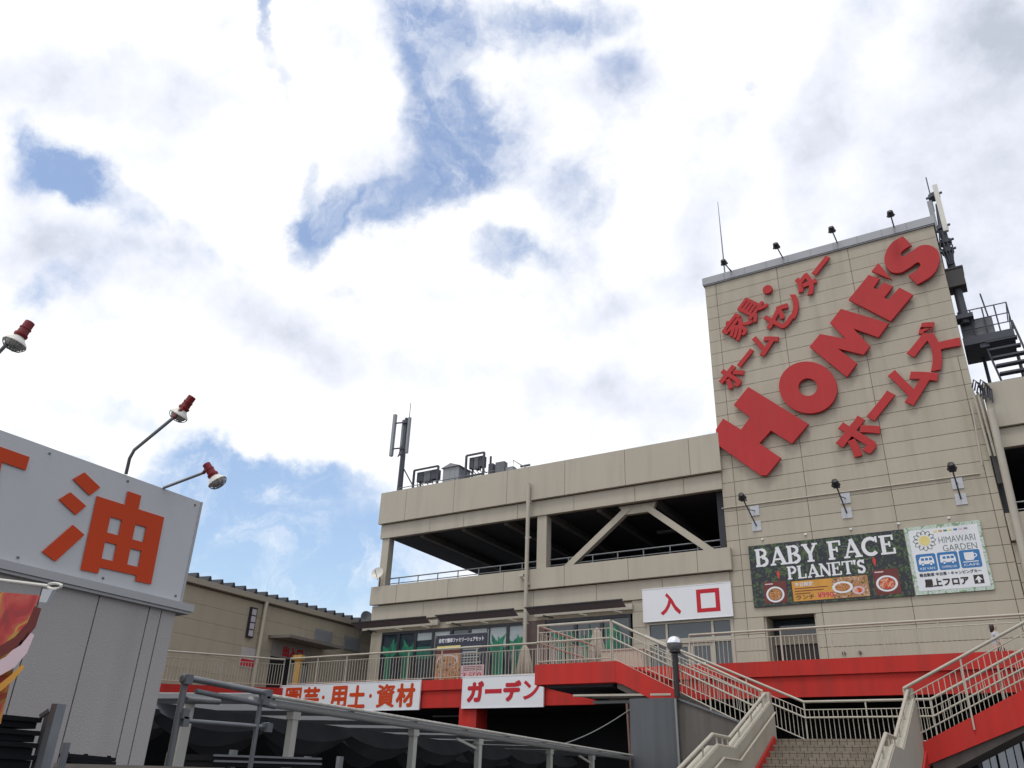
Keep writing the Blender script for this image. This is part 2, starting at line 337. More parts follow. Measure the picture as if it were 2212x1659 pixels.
# slab-serif capitals, drawn as strokes in a 1 x 1 box: (width, points)
def arc(cx, cz, rx, rz, a0, a1, n=10): return [(cx + rx * math.cos(a0 + (a1 - a0) * i / n), cz + rz * math.sin(a0 + (a1 - a0) * i / n)) for i in range(n + 1)]
SERIF = {
 'B': [(.2, [(.2, 0), (.2, 1)]), (.1, [(0, .05), (.5, .05)]), (.1, [(0, .95), (.5, .95)]), (.1, [(.2, .53), (.5, .53)]), (.17, arc(.5, .27, .33, .215, -PI / 2, PI / 2)), (.16, arc(.47, .74, .28, .2, -PI / 2, PI / 2))],
 'A': [(.2, [(.47, 1), (.86, .05)]), (.11, [(.5, .98), (.14, .05)]), (.1, [(.25, .32), (.7, .32)]), (.1, [(0, .05), (.34, .05)]), (.1, [(.62, .05), (1.04, .05)])],
 'Y': [(.2, [(.5, .02), (.5, .45)]), (.19, [(.5, .42), (.18, .95)]), (.12, [(.52, .42), (.84, .95)]), (.1, [(0, .95), (.38, .95)]), (.1, [(.66, .95), (1, .95)]), (.1, [(.28, .05), (.72, .05)])],
 'F': [(.2, [(.22, 0), (.22, 1)]), (.1, [(0, .05), (.46, .05)]), (.1, [(0, .95), (.9, .95)]), (.1, [(.86, 1), (.86, .72)]), (.1, [(.22, .52), (.66, .52)]), (.09, [(.64, .66), (.64, .38)])],
 'C': [(.19, arc(.52, .5, .42, .42, PI * .25, PI * 1.75, 18)), (.1, [(.88, 1), (.88, .68)])],
 'E': [(.2, [(.22, 0), (.22, 1)]), (.1, [(0, .05), (.9, .05)]), (.1, [(0, .95), (.86, .95)]), (.1, [(.83, 1), (.83, .72)]), (.1, [(.88, 0), (.88, .3)]), (.1, [(.22, .52), (.64, .52)]), (.09, [(.62, .66), (.62, .38)])],
 'P': [(.2, [(.22, 0), (.22, 1)]), (.1, [(0, .05), (.46, .05)]), (.1, [(0, .95), (.55, .95)]), (.17, arc(.52, .71, .32, .23, -PI / 2, PI / 2)), (.1, [(.22, .47), (.55, .47)])],
 'L': [(.2, [(.22, 0), (.22, 1)]), (.1, [(0, .05), (.9, .05)]), (.1, [(0, .95), (.46, .95)]), (.1, [(.86, 0), (.86, .34)])],
 'N': [(.11, [(.16, 0), (.16, 1)]), (.2, [(.18, .95), (.84, .05)]), (.11, [(.86, 0), (.86, 1)]), (.1, [(0, .05), (.34, .05)]), (.1, [(0, .95), (.26, .95)]), (.1, [(.68, .95), (1.02, .95)])],
 'T': [(.2, [(.5, 0), (.5, .95)]), (.1, [(.02, .95), (.98, .95)]), (.1, [(.06, 1), (.06, .7)]), (.1, [(.94, 1), (.94, .7)]), (.1, [(.28, .05), (.72, .05)])],
 "'": [(.2, [(.5, 1.02), (.5, .85)]), (.12, [(.5, .88), (.46, .66)])],
 'S': [(.18, arc(.5, .72, .3, .2, PI * .1, PI * 1.5, 12) + arc(.5, .28, .33, .22, PI / 2, -PI * .92, 12)), (.09, [(.84, 1), (.84, .7)]), (.09, [(.14, 0), (.14, .3)])],
}
def serif_word(word, x, z, h, widths, Y, m, parent, gap=.06):
    for ch in word:
        w = widths.get(ch, .78) * h
        if ch != ' ':
            mb = MB()
            for j, (wd, pts) in enumerate(SERIF[ch]):
                P = [Vector((x + px * w, 0, z + pz * h)) for px, pz in pts]; lft = []; rgt = []
                for i, p in enumerate(P):
                    d = (P[min(i + 1, len(P) - 1)] - P[max(i - 1, 0)]).normalized(); nrm = Vector((-d.z, 0, d.x)) * (wd * h / 2)
                    lft.append(p + nrm); rgt.append(p - nrm)
                yy = Y - .0012 * j; k = len(P)
                mb.add([(q.x, yy, q.z) for q in lft + rgt], [(i, i + 1, k + i + 1, k + i) for i in range(k - 1)])
            obj('letter', mb, m, parent)
        x += w + gap * h

# ------------------------------------------------------------------ setting
D, F, N = 30.0, 24.6, 20.8            # planes of the store front, the walkway edge and the stair front
tag(obj('ground', MB().flat([(-300, -300, 0), (300, -300, 0), (300, 400, 0), (-300, 400, 0)]), ASPH), kind='structure')

# ---------------------------------------------------------------- store building
B = thing('store_building', 'large beige home centre with open parking floors and a tall panelled sign tower', 'building', (-10, D, 0))
TX0, TX1, TTOP = -8.88, .26, 21.78
obj('tower_core', MB().box(TX0 + .03, -7.78, D + .06, D + 9, 4.9, TTOP).box(-6.0, TX1 - .03, D + .061, D + 9, 4.9, TTOP).box(-7.78, -6.0, D + .062, D + 9, 7.54, TTOP)
    .box(-7.78, -6.0, D + 1.2, D + 9.01, 4.9, 7.54), JOINT, B)
RP = .5725
def cladding(x0, x1, z0, z1): piece('panel', B, x0 + .009, x1 - .009, D, D + .07, z0 + .009, z1 - .009, TAN)
cols = [TX0, -8.385, -5.76, -2.915, .02, TX1]
z = TTOP; 
while z > 5.0:
    z0 = max(z - RP, 4.9)
    for a, b in zip(cols, cols[1:]):
        if z0 > 16 and a > 0: continue
        bb = b if z0 <= 16 or b < 0 else TX1
        if z0 > 16 and abs(b - .02) < .01: bb = TX1
        lo, hi = a, bb
        if z > 7.3 + .3 or hi <= -7.78 or lo >= -6.0: cladding(lo, hi, z0, z)
        elif lo < -7.78 - .1 and hi > -6.0:          # the row that the recessed doorway cuts
            if z0 < 7.54 < z:
                cladding(lo, -7.78, z0, z); cladding(-6.0, hi, z0, z)
            else: cladding(lo, -7.78, z0, z); cladding(-6.0, hi, z0, z)
        else:
            if lo < -7.78: cladding(lo, -7.78, z0, z)
            if hi > -6.0: cladding(max(lo, -6.0), hi, z0, z)
    z = z0
obj('tower_return', MB().box(TX1 - .03, TX1, D + .071, D + 9, 4.9, TTOP), TAN, B)
cp = obj('coping', MB().box(TX0 - .06, TX1 + .06, D - .09, D + 9.1, TTOP + .01, TTOP + .36).box(TX0 - .03, TX1 + .03, D - .06, D - .02, TTOP - .04, TTOP + .012), COPING, B)
for q in range(1, 10):
    xx = TX0 + q * .914
    piece('seam', cp, xx - .012, xx + .012, D - .096, D - .089, TTOP + .012, TTOP + .36, GREYM)
# recessed doorway in the tower
dr = obj('doorway', MB().box(-7.78, -7.72, D + .075, D + 1.15, 4.9, 7.5).box(-6.06, -6.0, D + .075, D + 1.15, 4.9, 7.5).box(-7.72, -6.06, D + .9, D + 1.0, 6.62, 6.9), TAN, B)
obj('door', MB().box(-7.72, -6.06, D + 1.0, D + 1.06, 4.92, 6.62), mat('dark_brown_door', (.03, .025, .024), .5), dr)
obj('dark_pane', MB().box(-7.72, -6.06, D + 1.0, D + 1.04, 6.9, 7.5), GLASS, dr)

# open parking floors left of the tower
LX0, LX1 = -25.95, -8.9
def band(x0, x1, z0, z1, yf, joints, th=.16):
    obj('spandrel', MB().box(x0 + .03, x1 - .03, yf + .06, yf + .3, z0 + .02, z1 - .02), JOINT, B)
    xs = [x0] + joints + [x1]
    for a, b in zip(xs, xs[1:]): piece('panel', B, a + .009, b - .009, yf, yf + th, z0 + .008, z1 - .008, PARA)
band(LX0, -8.78, 13.10, 14.70, D - .22, [-24.33, -21.5, -18.6, -15.66, -12.83, -10.03])
band(LX0 + .08, -8.85, 12.40, 13.08, D - .05, [-22.9, -20.98, -18.1, -15.3, -12.5, -10.4])
band(LX0, -8.70, 9.20, 10.05, D - .22, [-24.4, -21.5, -18.6, -15.66, -12.83, -10.0])
band(LX0 + .05, -8.86, 8.44, 9.18, D - .05, [-22.9, -20.0, -17.2, -14.3, -11.5])
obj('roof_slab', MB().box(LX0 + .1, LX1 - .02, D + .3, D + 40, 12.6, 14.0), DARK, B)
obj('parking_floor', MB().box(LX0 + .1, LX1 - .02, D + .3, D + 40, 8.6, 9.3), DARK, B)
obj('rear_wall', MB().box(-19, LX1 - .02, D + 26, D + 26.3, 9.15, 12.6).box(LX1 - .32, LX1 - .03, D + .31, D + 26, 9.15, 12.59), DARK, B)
for bx in (-23.6, -21.2, -18.9, -16.7, -14.3, -11.8): piece('ceiling_beam', B, bx - .11, bx + .11, D + .32, D + 26, 12.34, 12.6, BEAM)
for by in (9, 18): piece('cross_beam', B, LX0 + .2, LX1 - .4, D + by, D + by + .3, 12.2, 12.59, DARK)
def column(name, x0, x1, z0, z1, y0=D + .02, dp=.75):
    obj(name, MB().box(x0, x1, y0, y0 + dp, z0, z1), PARA, B)
column('column', -25.75, -25.33, 9.3, 12.4, dp=.38); column('column', -17.12, -16.66, 9.3, 12.4, dp=.42)
obj('brace', MB().bar((-12.95, D + .4, 12.3), (-15.95, D + .4, 10.0), .26, .26), PARA, B)
obj('brace', MB().bar((-12.25, D + .4, 12.3), (-9.45, D + .4, 10.0), .26, .26), PARA, B)
obj('gusset_plate', MB().prism([(-13.4, D + .3, 12.4), (-11.75, D + .3, 12.4), (-11.9, D + .3, 12.02), (-13.1, D + .3, 12.02)], (0, .2, 0)), PARA, B)
obj('ceiling_light', MB().box(-13.2, -11.9, D + 4, D + 4.2, 12.22, 12.33), BEAM, B)
def pipe_rail(x0, x1, y, zb, n, parent):
    g = obj('guard_rail', MB().tube([(x0, y, zb + .47), (x1, y, zb + .47)], .03, 8).tube([(x0, y, zb + .22), (x1, y, zb + .22)], .022, 8), GALV, parent)
    for i in range(n + 1):
        xx = x0 + (x1 - x0) * i / n
        obj('post', MB().tube([(xx, y, zb - .3), (xx, y, zb + .47)], .026, 6), GALV, g)
pipe_rail(-25.9, -9.0, D + .35, 10.04, 15, B)
# downpipe
dp = obj('downpipe', MB().tube([(-17.38, D - .36, 13.85), (-17.38, D - .36, 6.0)], .085, 12), CREAM, B, True)
for zz in (13.0, 11.4, 9.4, 7.8): piece('pipe_clip', dp, -17.49, -17.27, D - .38, D - .24, zz - .03, zz + .03, CREAM)
obj('hopper', MB().box(-17.72, -17.5, D - .44, D - .24, 9.72, 9.84).tube([(-17.62, D - .36, 9.75), (-17.4, D - .36, 9.6)], .05, 8), CREAM, dp)
# restaurant front under the parking floor
obj('shopfront_wall', MB().box(LX0 + .1, -12.82, D + .12, D + .4, 7.97, 8.43).box(LX0 + .1, -25.22, D + .05, D + .41, 4.9, 7.96), TAN, B)
obj('brick_pier', MB().box(-17.5, -16.66, D + .02, D + .4, 4.9, 7.96), BROWN, B)
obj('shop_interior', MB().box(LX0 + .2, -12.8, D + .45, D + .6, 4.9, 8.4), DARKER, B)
bays = [(-25.2 + i * .963, -25.2 + (i + 1) * .963) for i in range(8)] + [(-16.62, -15.3), (-15.3, -14.15), (-14.15, -12.9)]
leafk = 0
for i, (a, b) in enumerate(bays):
    w = obj('window', MB().box(a, a + .07, D + .04, D + .16, 4.92, 7.95).box(b - .07, b, D + .041, D + .16, 4.92, 7.95).box(a + .07, b - .07, D + .04, D + .16, 7.83, 7.95).box(a + .07, b - .07, D + .06, D + .14, 5.72, 5.78), FRAME, B)
    obj('pane', MB().box(a + .07, b - .07, D + .1, D + .115, 4.92, 7.83), GLASS, w)
    if 2 <= i < 8 and i not in (4,):
        zb = (7.25, 7.2, 7.5, 7.55, 7.1, 6.95, 7.0, 7.0)[i]
        obj('blind', MB().box(a + .075, b - .075, D + .085, D + .095, zb, 7.825), BLIND, w)
    if i in (2, 3, 4):
        obj('teal_film', MB().box(a + .08, b - .08, D + .083, D + .084, 6.7, 7.22 + .1 * (i == 4)), GREEND, w)
    if i in (0, 1, 5, 6, 7, 9, 10, 8):
        r = random.Random(i); base = 5.0; mbs_ = (MB(), MB())
        for k in range(6 if i == 8 else 13):
            an = math.radians(r.uniform(15, 165)); ln = r.uniform(.45, .85); d = Vector((math.cos(an), 0, math.sin(an))); wq = r.uniform(.06, .12); q = Vector((-d.z, 0, d.x)) * wq
            p0 = Vector((r.uniform(a + .2, b - .2), D + .080 - .0013 * k, r.uniform(6.75, 7.05)))
            P = [p0, p0 + d * ln * .25 + q * .7, p0 + d * ln * .55 + q, p0 + d * ln, p0 + d * ln * .6 - q * .8, p0 + d * ln * .3 - q]
            P = [Vector((min(max(p.x, a + .075), b - .075), p.y, min(p.z, 7.8))) for p in P]; mbs_[k % 3 == 1].flat(P)
        for k in range(4):
            xx = r.uniform(a + .1, b - .35)
            mbs_[k % 2].flat([(xx, D + .062 - .001 * k, base), (xx + .22, D + .062 - .001 * k, base), (xx + .19, D + .062 - .001 * k, 7.0), (xx + .1, D + .062 - .001 * k, 7.3), (xx + .02, D + .062 - .001 * k, 6.9)])
        obj('leaf_film', mbs_[0], GREEN, w); obj('teal_leaf_film', mbs_[1], GREEND, w)
# entrance
E0, E1 = -12.22, -8.9
obj('entrance_wall', MB().box(-12.8, E0, D + .01, D + .3, 4.9, 8.43).box(E0, E1, D + .15, D + .4, 7.56, 8.43).box(E1, TX0 - .001, D + .012, D + .3, 4.9, 8.43), TAN, B)
for zz in (5.6, 6.2, 6.8, 7.4, 8.0): piece('wall_joint', B, -12.79, E0 - .01, D + .004, D + .009, zz - .008, zz + .008, JOINT)
en = obj('entrance_frame', MB().box(E0, E0 + .1, D, D + .14, 4.9, 7.55).box(E1 - .1, E1, D, D + .14, 4.9, 7.55).box(E0 + .1, E1 - .1, D, D + .14, 7.45, 7.55).box(E0 + .1, E1 - .1, D - .02, D + .14, 6.72, 6.9)
    .box(-11.5, -11.41, D + .005, D + .13, 4.9, 6.72).box(-9.72, -9.62, D + .005, D + .13, 4.9, 6.72).box(-11.48, -11.40, D + .006, D + .13, 6.9, 7.45).box(-9.72, -9.63, D + .006, D + .13, 6.9, 7.45), CREAM, B)
for a, b in ((E0 + .1, -11.48), (-11.4, -9.72), (-9.63, E1 - .1)): obj('transom_pane', MB().box(a, b, D + .06, D + .075, 6.9, 7.45), GLASS, en)
for a, b in ((E0 + .1, -11.5), (-9.62, E1 - .1)): obj('side_pane', MB().box(a, b, D + .06, D + .075, 4.9, 6.72), GLASS, en)
for a, b in ((-11.41, -10.57), (-10.55, -9.72)):
    d_ = obj('door', MB().box(a, a + .09, D + .03, D + .1, 4.92, 6.7).box(b - .09, b, D + .03, D + .1, 4.92, 6.7).box(a + .09, b - .09, D + .03, D + .1, 6.6, 6.7).box(a + .09, b - .09, D + .03, D + .1, 4.92, 5.05), CREAM, en)
    obj('pane', MB().box(a + .09, b - .09, D + .06, D + .072, 5.05, 6.6), GLASS, d_)
obj('door_notice', MB().box(-10.32, -10.02, D + .02, D + .025, 5.6, 6.02), WHITEP, en)
po = obj('door_poster', MB().box(-9.6, -9.25, D + .02, D + .025, 5.28, 5.88), WHITEP, en)
obj('green_print', MB().box(-9.56, -9.3, D + .012, D + .016, 5.52, 5.82), GREEN, po)
# right-hand parking block, behind and beyond the tower
RX0, RX1 = .55, 14.0
band(RX0 - .05, RX1, 13.10, 14.75, D - .15, [2.3, 5.2, 8.1, 11.0])
band(RX0, RX1, 12.40, 13.08, D - .02, [3.7, 6.6, 9.5])
band(TX1 + .02, RX1, 9.25, 10.15, D - .18, [2.3, 5.2, 8.1, 11.0])
obj('link_wall', MB().box(TX1 + .005, RX0 - .055, D + .32, D + .6, 4.9, 14.6), TAN, B)
obj('lower_wall', MB().box(TX1 + .02, RX1, D + .05, D + .4, 4.9, 9.23), TAN, B)
for k in range(7):
    for a, b in ((TX1 + .02, 2.0), (2.0, 4.9), (4.9, 7.8)): piece('panel', B, a + .01, b - .01, D, D + .06, 4.95 + k * .6 + .01, 4.95 + (k + 1) * .6 - .01, TAN)
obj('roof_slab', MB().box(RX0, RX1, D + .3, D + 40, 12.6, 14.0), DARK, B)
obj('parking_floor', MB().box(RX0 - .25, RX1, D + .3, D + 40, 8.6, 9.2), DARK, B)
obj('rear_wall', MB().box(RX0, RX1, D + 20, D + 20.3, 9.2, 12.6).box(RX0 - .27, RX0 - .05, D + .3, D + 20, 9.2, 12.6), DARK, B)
pipe_rail(.45, 13.8, D + .35, 10.14, 9, B)
dpr = obj('downpipe', MB().tube([onY(2140, 885, D - .45), onY(2212, 1200, D - .45), onY(2212, 1200, D - .45) - Vector((0, 0, 3))], .12, 12), CREAM, B, True)
cb = obj('cable_conduit', MB().tube([onY(2103, 850, D - .25), onY(2140, 985, D - .25)], .04, 8).tube([onY(2112, 848, D - .25), onY(2150, 985, D - .25)], .04, 8).tube([onY(2098, 870, D - .25), onY(2122, 1005, D - .25)], .03, 8), CREAM, B)
mb = MB()
for k in range(6):
    p = onY(2100 + k * 5, 838 + (k % 3) * 6, D - .3); mb.tube([p, p + Vector((.1, -.1, .25)), p + Vector((.25, 0, .1)), p + Vector((.2, .05, -.35))], .03, 6)
obj('cable_loop', mb, ANTD, cb)
obj('stain_panel', MB().box(.3, .52, D - .03, D + .04, 11.2, 13.0), mat('soot_stain', (.09, .09, .085), .9, var=.6, vscale=3), B)
obj('electric_conduit', MB().tube([(-8.95, D - .03, 11.62), (TX1 - .4, D - .03, 11.62)], .022, 6), CREAM, B)
for q in range(2): obj('wall_vent', MB().lathe((-5.25 + .5 * q, D, 6.1), (0, -1, 0), [(0, .055), (.05, .06), (.06, .03)], 10), BROWN, B)

# ---------------------------------------------------------------- walkway in front of the store
Wk = thing('raised_walkway', 'first floor walkway with red fascia running along the store front', 'walkway', (-10, F, 0))
obj('deck_slab', MB().box(-28, 14, F + .35, D + .05, 4.3, 4.9).prism([(-28, F + .34, 4.89), (-28, 8, 3.5), (-28, 8, 3.2), (-28, F + .34, 4.6)], (2.35, 0, 0)), CONC, Wk)
obj('fascia', MB().box(-25.35, -11.86, F, F + .34, 4.70, 5.04).box(-25.35, -11.86, F + .07, F + .33, 4.13, 4.699), RED, Wk)
obj('fascia', MB().box(-11.855, 14, F, F + .34, 4.76, 5.17).box(-11.855, 14, F + .07, F + .33, 4.2, 4.759), RED, Wk)
obj('ramp_fascia', MB().prism([(-25.64, F - .005, 4.97), (-25.64, 8, 3.58), (-25.64, 8, 3.2), (-25.64, F - .005, 4.6)], (.34, 0, 0)), RED, Wk)
obj('column', MB().box(-16.95, -16.25, F + .02, F + .7, 0, 4.12), RED, Wk)
obj('column', MB().box(-24.6, -23.9, F + .4, F + 1.1, 0, 4.3).box(2.8, 3.5, F + .4, F + 1.1, 0, 4.2), RED, Wk)
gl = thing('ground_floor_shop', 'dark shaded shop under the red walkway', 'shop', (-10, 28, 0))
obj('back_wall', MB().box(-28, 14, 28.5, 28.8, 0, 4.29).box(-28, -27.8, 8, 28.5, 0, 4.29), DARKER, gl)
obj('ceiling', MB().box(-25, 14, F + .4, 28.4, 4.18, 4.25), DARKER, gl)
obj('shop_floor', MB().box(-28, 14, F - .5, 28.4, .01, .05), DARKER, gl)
lt = obj('light_tube', MB().tube([(-19.2, 26.2, 4.0), (-17.2, 26.2, 4.0)], .03, 8), GREYM, gl)
wv = obj('window', MB().box(-1.7, .35, 26.4, 26.48, 2.2, 2.26).box(-1.7, -1.62, 26.4, 26.5, 2.26, 3.9).box(.25, .33, 26.4, 26.5, 2.26, 3.9), FRAME, gl)
for k in range(9): piece('blind_slat', wv, -1.6 + k * .2, -1.6 + k * .2 + .17 - .03 * (k % 3 == 1), 26.43, 26.44, 2.27, 3.7, mat('pale_vertical_blind', (.62, .67, .72), .8) if k == 0 else bpy.data.materials['pale_vertical_blind'])
obj('sign_plate', MB().box(.6, 1.5, 26.4, 26.46, 2.25, 2.75), mat('pale_notice', (.5, .55, .6), .6), gl)
obj('steel_column', MB().box(1.62, 1.84, 25.6, 25.82, 0, 4.17), GREYM, gl)

# ---------------------------------------------------------------- railings
def railing(label, path, h=1.05, step=.13, post=1.35, mid=None, drop=.0, group='cream railings of the walkway and stairs', toprad=.034, bot=.09):
    """path: floor-level points; balusters and posts are parts of their own."""
    t = thing('railing', label, 'railing', path[0], group)
    P = [Vector(p) for p in path]; U = Vector((0, 0, 1))
    obj('top_rail', MB().tube([p + U * h for p in P], toprad, 10), CREAM, t, True)
    obj('upper_bar', MB().tube([p + U * (h - .19) for p in P], .014, 6), CREAM, t)
    obj('bottom_bar', MB().tube([p + U * bot for p in P], .016, 6), CREAM, t)
    if mid: 
        nrm = Vector((0, -.06, 0))
        obj('hand_rail', MB().tube([p + U * mid + nrm for p in P], .024, 10), CREAM, t, True)
    kb = ('bal', round(h, 3), bot); kp = ('post', round(h, 3), drop)
    if kb not in CACHE: CACHE[kb] = MB().box(-.008, .008, -.008, .008, bot, h - .19).mesh('baluster', CREAM)
    if kp not in CACHE: CACHE[kp] = MB().box(-.017, .017, -.017, .017, -drop, h).mesh('post', CREAM)
    for a, b in zip(P, P[1:]):
        L = (b - a).length; n = max(1, int(L / post)); k = max(1, int(L / step))
        for i in range(n + 1): inst('post', t, CACHE[kp], a.lerp(b, i / n if n else 0))
        for i in range(1, k): inst('baluster', t, CACHE[kb], a.lerp(b, i / k))
    return t
railing('cream railing above the white gardening signs, before the green-leaf windows', [(-25.3, F + .1, 5.03), (-11.95, F + .1, 5.03)], 1.06)
railing('cream railing of the side walkway beside the ochre wing wall, running towards the camera', [(-25.42, F - .1, 4.99), (-25.42, 14, 4.11)], 1.04, step=.14)
railing('long cream railing on the red fascia below the two restaurant banners', [(-8.8, F + .36, 5.02), (5.0, F + .36, 5.02)], 1.07, bot=.16)
SL = .487
LZ = 2.9                                   # middle landing
railing('cream railing with a mid-height hand rail on the red upper landing', [(-11.8, F - .1, 4.8), (-11.8, N + .06, 4.8), (-9.55, N + .06, 4.8)], 1.06, mid=.6, drop=.3)
railing('sloping cream railing on the near side of the left stair flight', [(-9.5, N + .06, 4.78), (-5.62, N + .06, 4.78 - 3.88 * SL)], 1.06, mid=.62, drop=.3)
railing('cream railing on the building side of the stairs, level along the middle landing', [(-9.4, N + 2.1, 4.78), (-5.15, N + 2.1, LZ), (-2.2, N + 2.1, LZ), (2.4, N + 2.1, LZ + 4.6 * SL)], 1.0, step=.11, mid=.62)
railing('sloping cream railing on the near side of the right stair flight', [(-2.5, N - .03, LZ), (2.4, N - .03, LZ + 4.9 * SL)], 1.02, drop=.42, bot=.02)

# ---------------------------------------------------------------- staircase
S = thing('staircase', 'beige and red outdoor staircase splitting left and right at a middle landing', 'staircase', (-4, N, 0))
def sd_prism(x0, x1, pts): return MB().prism([(x0, y, z) for y, z in pts], (x1 - x0, 0, 0))
obj('upper_landing', MB().box(-11.85, -9.42, N, F - .01, 4.27, 4.8), RED, S)
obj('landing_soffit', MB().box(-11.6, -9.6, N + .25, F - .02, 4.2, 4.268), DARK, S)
# left flight (falls to the right), right flight (rises to the right)
def flight(xa, za, xb, zb, y0, y1, nm):
    n = 12; dx = (xb - xa) / n; dz = (zb - za) / n; up = za < zb
    prof = []
    for i in range(n):
        if up: prof += [(xa + i * dx, za + i * dz), (xa + i * dx, za + (i + 1) * dz)]
        else: prof += [(xa + i * dx, za + i * dz), (xa + (i + 1) * dx, za + i * dz)]
    prof.append((xb, zb))
    low = [(xb, zb - .45), (xa, za - .45)]
    obj(nm, MB().prism([(x, y0 + .1, z) for x, z in prof + low], (0, y1 - y0 - .2, 0)), CONC, S)
flight(-9.41, 4.58, -5.5, LZ - .22, N, N + 2.15, 'left_flight')
flight(-2.2, LZ - .3, 1.9, 4.6, N, N + 2.15, 'right_flight')
def stringer(pts, y0, th=.1): return obj('stringer', MB().prism([(x, y0, z) for x, z in pts], (0, th, 0)), RED, S)
stringer([(-9.415, 4.8), (-9.3, 4.78), (-7.73, 4.78 - 1.57 * SL), (-7.73, 3.84), (-8.45, 3.84), (-9.2, 4.2), (-9.415, 4.27)], N)
stringer([(-2.54, 2.72), (-2.54, 2.30), (3, 2.30 + 5.54 * .395), (3, 2.72 + 5.54 * SL)], N)
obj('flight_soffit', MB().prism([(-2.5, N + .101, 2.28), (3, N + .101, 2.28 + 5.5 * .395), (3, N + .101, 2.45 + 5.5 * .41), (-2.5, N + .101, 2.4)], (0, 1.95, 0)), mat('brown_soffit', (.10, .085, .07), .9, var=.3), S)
obj('middle_landing', MB().box(-5.44, -2.45, N, N + 2.15, 2.6, LZ), CONC, S)
# wide flight down towards the camera: tiled risers
RS, TR, YT = .145, .346, N - .02
steps = []; y, zt = YT, LZ
for i in range(8): steps.append((y, zt)); y -= TR; zt -= RS
mb = MB(); prof = []; yy, zz = YT, LZ
core = [(YT + .01, 0)]
pts = [(YT + .01, LZ - .012)]
for i in range(8): pts += [(yy + .01, zz - .012), (yy + .01, zz - RS - .012)]; yy -= TR; zz -= RS
yl = yy + TR - 1.1; pts += [(yl, zz - .012)]
y2, z2 = yl, zz
for i in range(12): pts += [(y2, z2 - .012), (y2, z2 - .145 - .012)]; y2 -= .335; z2 -= .145
pts += [(y2, 0), (YT + .01, 0)]
q = [pts[0]]
for p in pts[1:]:
    if (p[0] - q[-1][0]) ** 2 + (p[1] - q[-1][1]) ** 2 > 1e-6: q.append(p)
obj('stair_core', sd_prism(-5.43, -2.56, [(a, max(b, -.0)) for a, b in q]), GROUT, S)
for i, (ys, zs) in enumerate(steps):
    nt = 18
    for k in range(nt):
        xa = -5.42 + k * 2.85 / nt + .1 * 0; xb = xa + 2.85 / nt
        piece('tile', S, xa + .006, xb - .006, ys - .014, ys + .01, zs - RS + .012, zs - .045, TILE)
        piece('nosing_tile', S, xa + .006, xb - .006, ys - .02, ys + .3, zs - .042, zs, TILE)
# side walls of the wide flight
railL = [(N + .02, 3.89), (17.78, 2.73), (16.75, 2.73), (10.6, .55)]
def sidewall(x0, x1, lab):
    top = [(y, z - .2) for y, z in railL]
    o = obj('side_wall', sd_prism(x0, x1, [(N + .25, 2.4), (N + .25, 3.62)] + top + [(10.6, 0), (N + .25, 0)]), CREAMW, S)
    xm = (x0 + x1) / 2
    obj('wall_coping', MB().tube([(x1 - .04, y, z - .19) for y, z in railL], .03, 8), CREAM, o)
    obj('hand_rail', MB().tube([(xm, y, z) for y, z in railL], .036, 10), CREAM, o, True)
    for (ya, za), (yb, zb) in zip(railL, railL[1:]):
        for k in range(3):
            f = (k + .3) / 3; obj('rail_bracket', MB().tube([(xm, ya + (yb - ya) * f, za + (zb - za) * f - .2), (xm, ya + (yb - ya) * f, za + (zb - za) * f)], .018, 6), CREAM, o)
    obj('end_post', MB().box(x0 + .02, x1 - .02, N + .02, N + .2, 3.5, 3.93), CREAM, o)
    return o
wl = sidewall(-5.68, -5.44, 'L'); wr = sidewall(-2.55, -2.31, 'R')
obj('lower_hand_rail', MB().tube([(-5.36, y, z - .42) for y, z in railL], .024, 8), CREAM, wl, True)
obj('red_skirting', MB().prism([(-5.43, y, z) for y, z in [(N - .1, 2.95), (17.6, 1.62), (17.6, 1.45), (N - .1, 2.75)]], (.05, 0, 0)), RED, S)
obj('red_skirting', MB().prism([(-2.3, y, z) for y, z in [(N + .1, 2.7), (17.6, 1.4), (17.6, 1.0), (N + .1, 2.3)]], (.04, 0, 0)), RED, S)
# concrete support under the left flight
obj('concrete_wall', MB().prism([(-7.72, N - .06, 0), (-7.72, N - .06, 3.80), (-5.69, N - .06, 3.06), (-5.69, N - .06, 0)], (0, .5, 0)), CONC, S)
obj('concrete_pier', MB().box(-8.95, -7.724, N - .2, N + .6, 0, 3.83), CONCB, S)
obj('wall_cap', MB().prism([(-7.72, N - .1, 3.80), (-7.72, N - .1, 3.84), (-5.69, N - .1, 3.10), (-5.69, N - .1, 3.06)], (0, .5, 0)), GALVD, S)
obj('drain_pipe', MB().tube([(-7.7, N - .25, 3.8), (-7.66, N - .25, 0)], .03, 8), GREYM, S)
obj('rusty_pipe', MB().tube([(-9.15, N + .1, 3.75), (-9.0, N + .1, 0)], .035, 8), mat('rust_brown', (.20, .12, .09), .8, var=.3, vscale=4), S)
sh = thing('plank_shelf', 'bundle of pale timber battens under the red landing, beside the concrete pier', 'timber', (-10, N + .3, 4))
for k in range(5): obj('batten', MB().bar((-10.7 + .1 * k, N + .15 + .35 * k, 3.98 + .012 * k), (-7.9, N + .05 + .3 * k, 3.93), .14, .05), CREAM if k % 2 == 0 else WOOD, sh)
obj('grey_batten', MB().bar((-10.4, N + .8, 3.86), (-8.6, N + .6, 3.84), .2, .07), GREYM, sh)
tag(obj('slack_cable', MB().tube([Vector((-8.75, N + .1, 3.78)).lerp(Vector((-11.9, N - .3, 2.55)), t / 14) - Vector((0, 0, .22 * math.sin(PI * t / 14))) for t in range(15)], .012, 6), GREYM),
    'thin slack grey cable from the concrete pier down to the canopy roof', 'cable')
